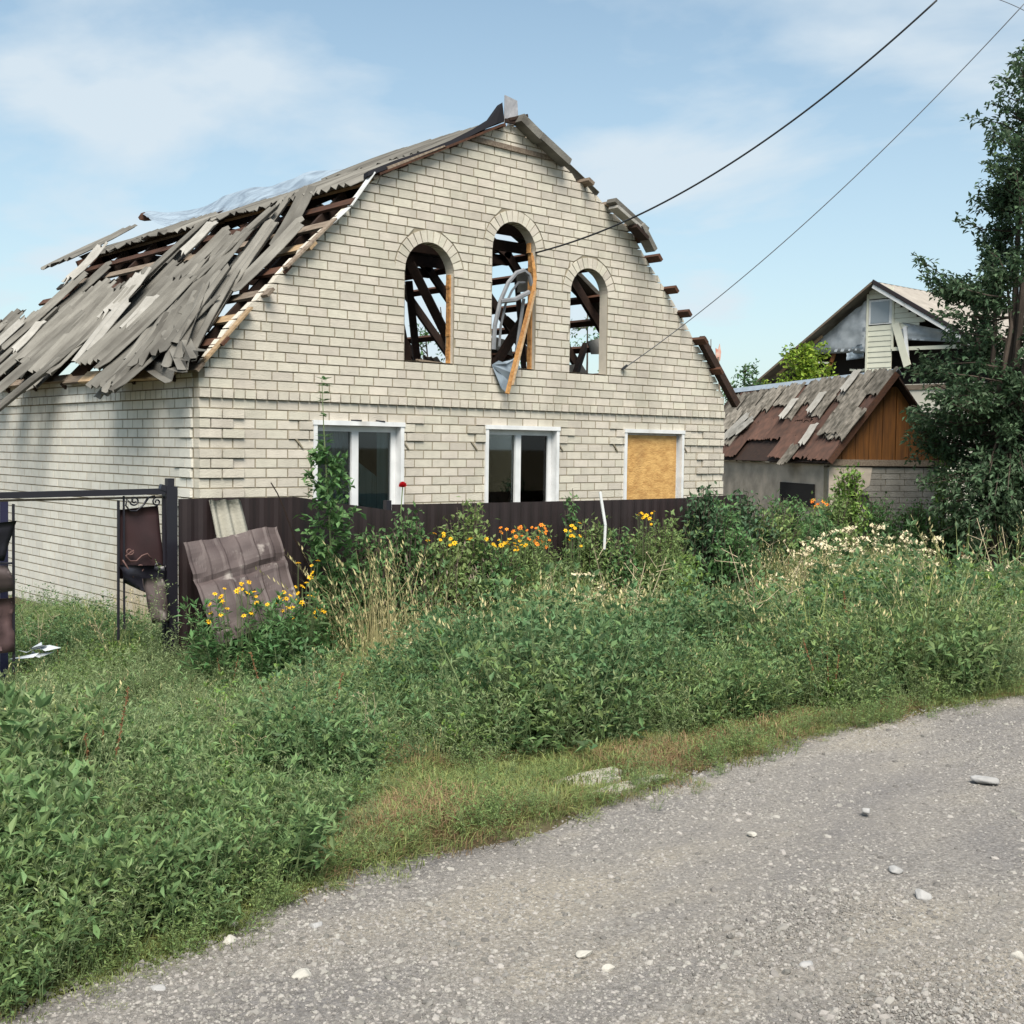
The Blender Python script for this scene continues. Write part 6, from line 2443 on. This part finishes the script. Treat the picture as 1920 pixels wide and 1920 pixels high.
tree('apricot_tree', tb, [(0.7, 1.7), (1.6, 2.35), (3.0, 2.6), (4.2, 2.55), (5.0, 2.35), (5.6, 1.75), (6.6, 1.55), (7.6, 1.45), (8.6, 1.2), (9.8, 0.4)], (0.50, -0.45), 720, 60, 0.115, 0.058, M['leaf_tree'],
     'large dark-leaved tree at the right edge in front of the shed', 5, 0.14, 9, jitter=0.14, lobes_=LOBES)
# trees beyond
tree('small_tree', atd(1390, 1010, 32) * 1.0, [(2.2, 0.5), (3.2, 0.75), (4.2, 0.6), (4.75, 0.2)], (0, 0), 70, 42, 0.11, 0.06, M['leaf_elm'], 'small tree behind the shed next to the house eave', 21, 0.06, 5)
b0 = atd(1500, 1010, 30)
tree('bright_tree', b0, [(2.4, 0.7), (3.4, 0.95), (4.4, 0.85), (5.0, 0.3)], (0, 0), 110, 46, 0.11, 0.07, M['leaf_yellowish'], 'bright yellow-green tree behind the shed ridge', 22, 0.07, 5)
for i, (px, dep, top, W, lab) in enumerate(((822, 26, 5.2, 1.6, 'tree behind the house glimpsed through the left arch'), (1095, 28, 5.4, 1.5, 'tree behind the house glimpsed through the right arch'), (955, 27, 4.6, 1.5, 'tree behind the house glimpsed through the middle arch'))):
    b0 = atd(px, 1000, dep)
    b0.z = 0
    tree('garden_tree', b0, [(1.5, W * 0.6), (top * 0.6, W), (top * 0.85, W * 0.8), (top, 0.2)], (0, 0), 60, 40, 0.11, 0.05, M['leaf_elm'], lab, 40 + i, 0.09, 5, 'trees behind the house')

# ------------------------------------------------------------------ gravel and stones
def stone_mesh(seed, r=1.0, flat=0.6, sub=2):
    rr_ = random.Random(seed)
    import bmesh
    bm = bmesh.new()
    bmesh.ops.create_icosphere(bm, subdivisions=sub, radius=r)
    ph = [rr_.uniform(0, 6) for _ in range(6)]
    ax, ay = rr_.uniform(0.75, 1.2), rr_.uniform(0.65, 1.0)
    pl = [(Vector((rr_.uniform(-1, 1), rr_.uniform(-1, 1), rr_.uniform(-0.2, 1))).normalized(), rr_.uniform(0.55, 0.85) * r) for _ in range(6)]
    for v in bm.verts:
        c = v.co
        k = 1 + 0.12 * math.sin(3 * c.x / r + ph[0]) * math.sin(2.6 * c.y / r + ph[1]) + 0.07 * math.sin(5 * c.z / r + ph[2] + 4 * c.x / r)
        v.co = c * k
        for nn, d in pl:
            e = v.co.dot(nn) - d
            if e > 0:
                v.co -= nn * e
        v.co = Vector((v.co.x * ax, v.co.y * ay, v.co.z * flat))
    me = bpy.data.meshes.new('stone')
    bm.to_mesh(me)
    bm.free()
    return me


pc = bpy.data.collections.new('pebbles')
for i in range(7):
    me = stone_mesh(i, 1.0, 0.62, 1)
    me.materials.append(M['pebble'])
    o = bpy.data.objects.new('pebble_%02d' % i, me)
    pc.objects.link(o)
pts, scs = [], []
rr = random.Random(17)
while len(pts) < 75000:
    t_ = rr.random() ** 1.5
    dep = 2.9 + 11 * t_
    side = rr.uniform(-0.5, 0.52)
    d = cf.copy()
    d.z = 0
    d.normalize()
    x = CAM.x + d.x * dep + cr0.x * side * dep
    y = CAM.y + d.y * dep + cr0.y * side * dep
    if y > edge_y(x) + abs(rr.gauss(0, 0.07)) or y < -14:
        continue
    if rr.random() > 0.35 + 0.9 * vnoise(x * 1.3, y * 2.6) * (1.0 if y < edge_y(x) - 0.5 else 1.5):
        continue
    pts.append((x, y, road_z(x, y) - 0.001))
    q = rr.random()
    s = 0.0032 + 0.0085 * q ** 3 + (0.016 * rr.random() if rr.random() < 0.035 else 0)
    scs.append(s)
scatter('gravel', pts, pc, 7, 'loose pale and dark gravel spread over the road', 'gravel', 0.9, 1.1, seed=3, tilt=0.5, scales=scs)

for i, (px, py, r, fl, m_, lab) in enumerate((
        (567, 1834, 0.040, 0.45, 'stone', 'large pale flat stone on the road at the bottom left'),
        (430, 1768, 0.032, 0.6, 'stone', 'white angular stone at the edge of the weeds'),
        (437, 1735, 0.020, 0.6, 'stone', 'small white stone just above the angular one, in the weeds'),
        (591, 1737, 0.034, 0.3, 'stone_grey', 'thin flat grey stone beside the weeds at the road edge'),
        (1845, 1464, 0.062, 0.35, 'stone_grey', 'flat lilac-grey stone on the far right of the road'),
        (1680, 1632, 0.036, 0.35, 'stone_grey', 'small flat pale stone in the middle right of the road'),
        (1730, 1682, 0.036, 0.6, 'stone_grey', 'rounded grey stone right of the middle of the road'),
        (1515, 1816, 0.030, 0.6, 'stone_grey', 'dark grey stone near the bottom of the road'),
        (1623, 1522, 0.034, 0.5, 'stone_grey', 'grey stone in the upper right of the road'),
        (1908, 1796, 0.030, 0.6, 'stone', 'pale stone at the lower right corner'),
        (1140, 1818, 0.026, 0.5, 'stone', 'rounded beige pebble at the bottom middle'),
        (296, 1856, 0.030, 0.3, 'stone_grey', 'flat bluish stone at the bottom left'),
        (1095, 1790, 0.034, 0.3, 'stone', 'long pale flat stone in the lower middle'),
        (1410, 1565, 0.030, 0.3, 'stone', 'pale sliver of stone below the weeds on the right'))):
    P = at(px, py, (0, 0, 1), 0.462)
    me = stone_mesh(70 + i, r, fl, 3)
    me.materials.append(M[m_])
    me.polygons.foreach_set('use_smooth', [True] * len(me.polygons))
    o = bpy.data.objects.new('stone', me)
    o.location = (P.x, P.y, P.z + r * fl * 0.35)
    o.rotation_euler = (0, 0, i * 1.3)
    col.objects.link(o)
    tag(o, lab, 'stone', 'larger stones lying on the road')
# half-buried concrete slab pieces in the grass strip
for i, (px, py, W, H, lab) in enumerate(((1105, 1466, 0.24, 0.10, 'pale worn concrete piece set in the grass beside the road'), (1180, 1480, 0.26, 0.05, 'narrow pale concrete edge right of the larger piece'))):
    P = at(px, py, (0, 0, 1), 0.44)
    b = MB()
    ring = []
    for k in range(12):
        a = 2 * math.pi * k / 12
        q = 1 + 0.18 * math.sin(3 * a + i) + 0.1 * math.sin(5 * a)
        ring.append((W * q * math.cos(a), H * q * math.sin(a)))
    ca, sa_ = math.cos(0.1), math.sin(0.1)
    zt = 0.03
    b.v = [(P.x + x, P.y + y, P.z - 0.05) for x, y in ring] + [(P.x + x, P.y + y, P.z + zt * 0.6) for x, y in ring] + [(P.x + x * 0.85, P.y + y * 0.8, P.z + zt) for x, y in ring]
    for lv in (0, 12):
        for k in range(12):
            b.f.append((lv + k, lv + (k + 1) % 12, lv + 12 + (k + 1) % 12, lv + 12 + k))
    b.f.append(tuple(range(24, 36)))
    b.mi = [0] * len(b.f)
    tag(b.build('concrete_slab', M['concrete']), lab, 'concrete slab', 'concrete pieces in the verge')
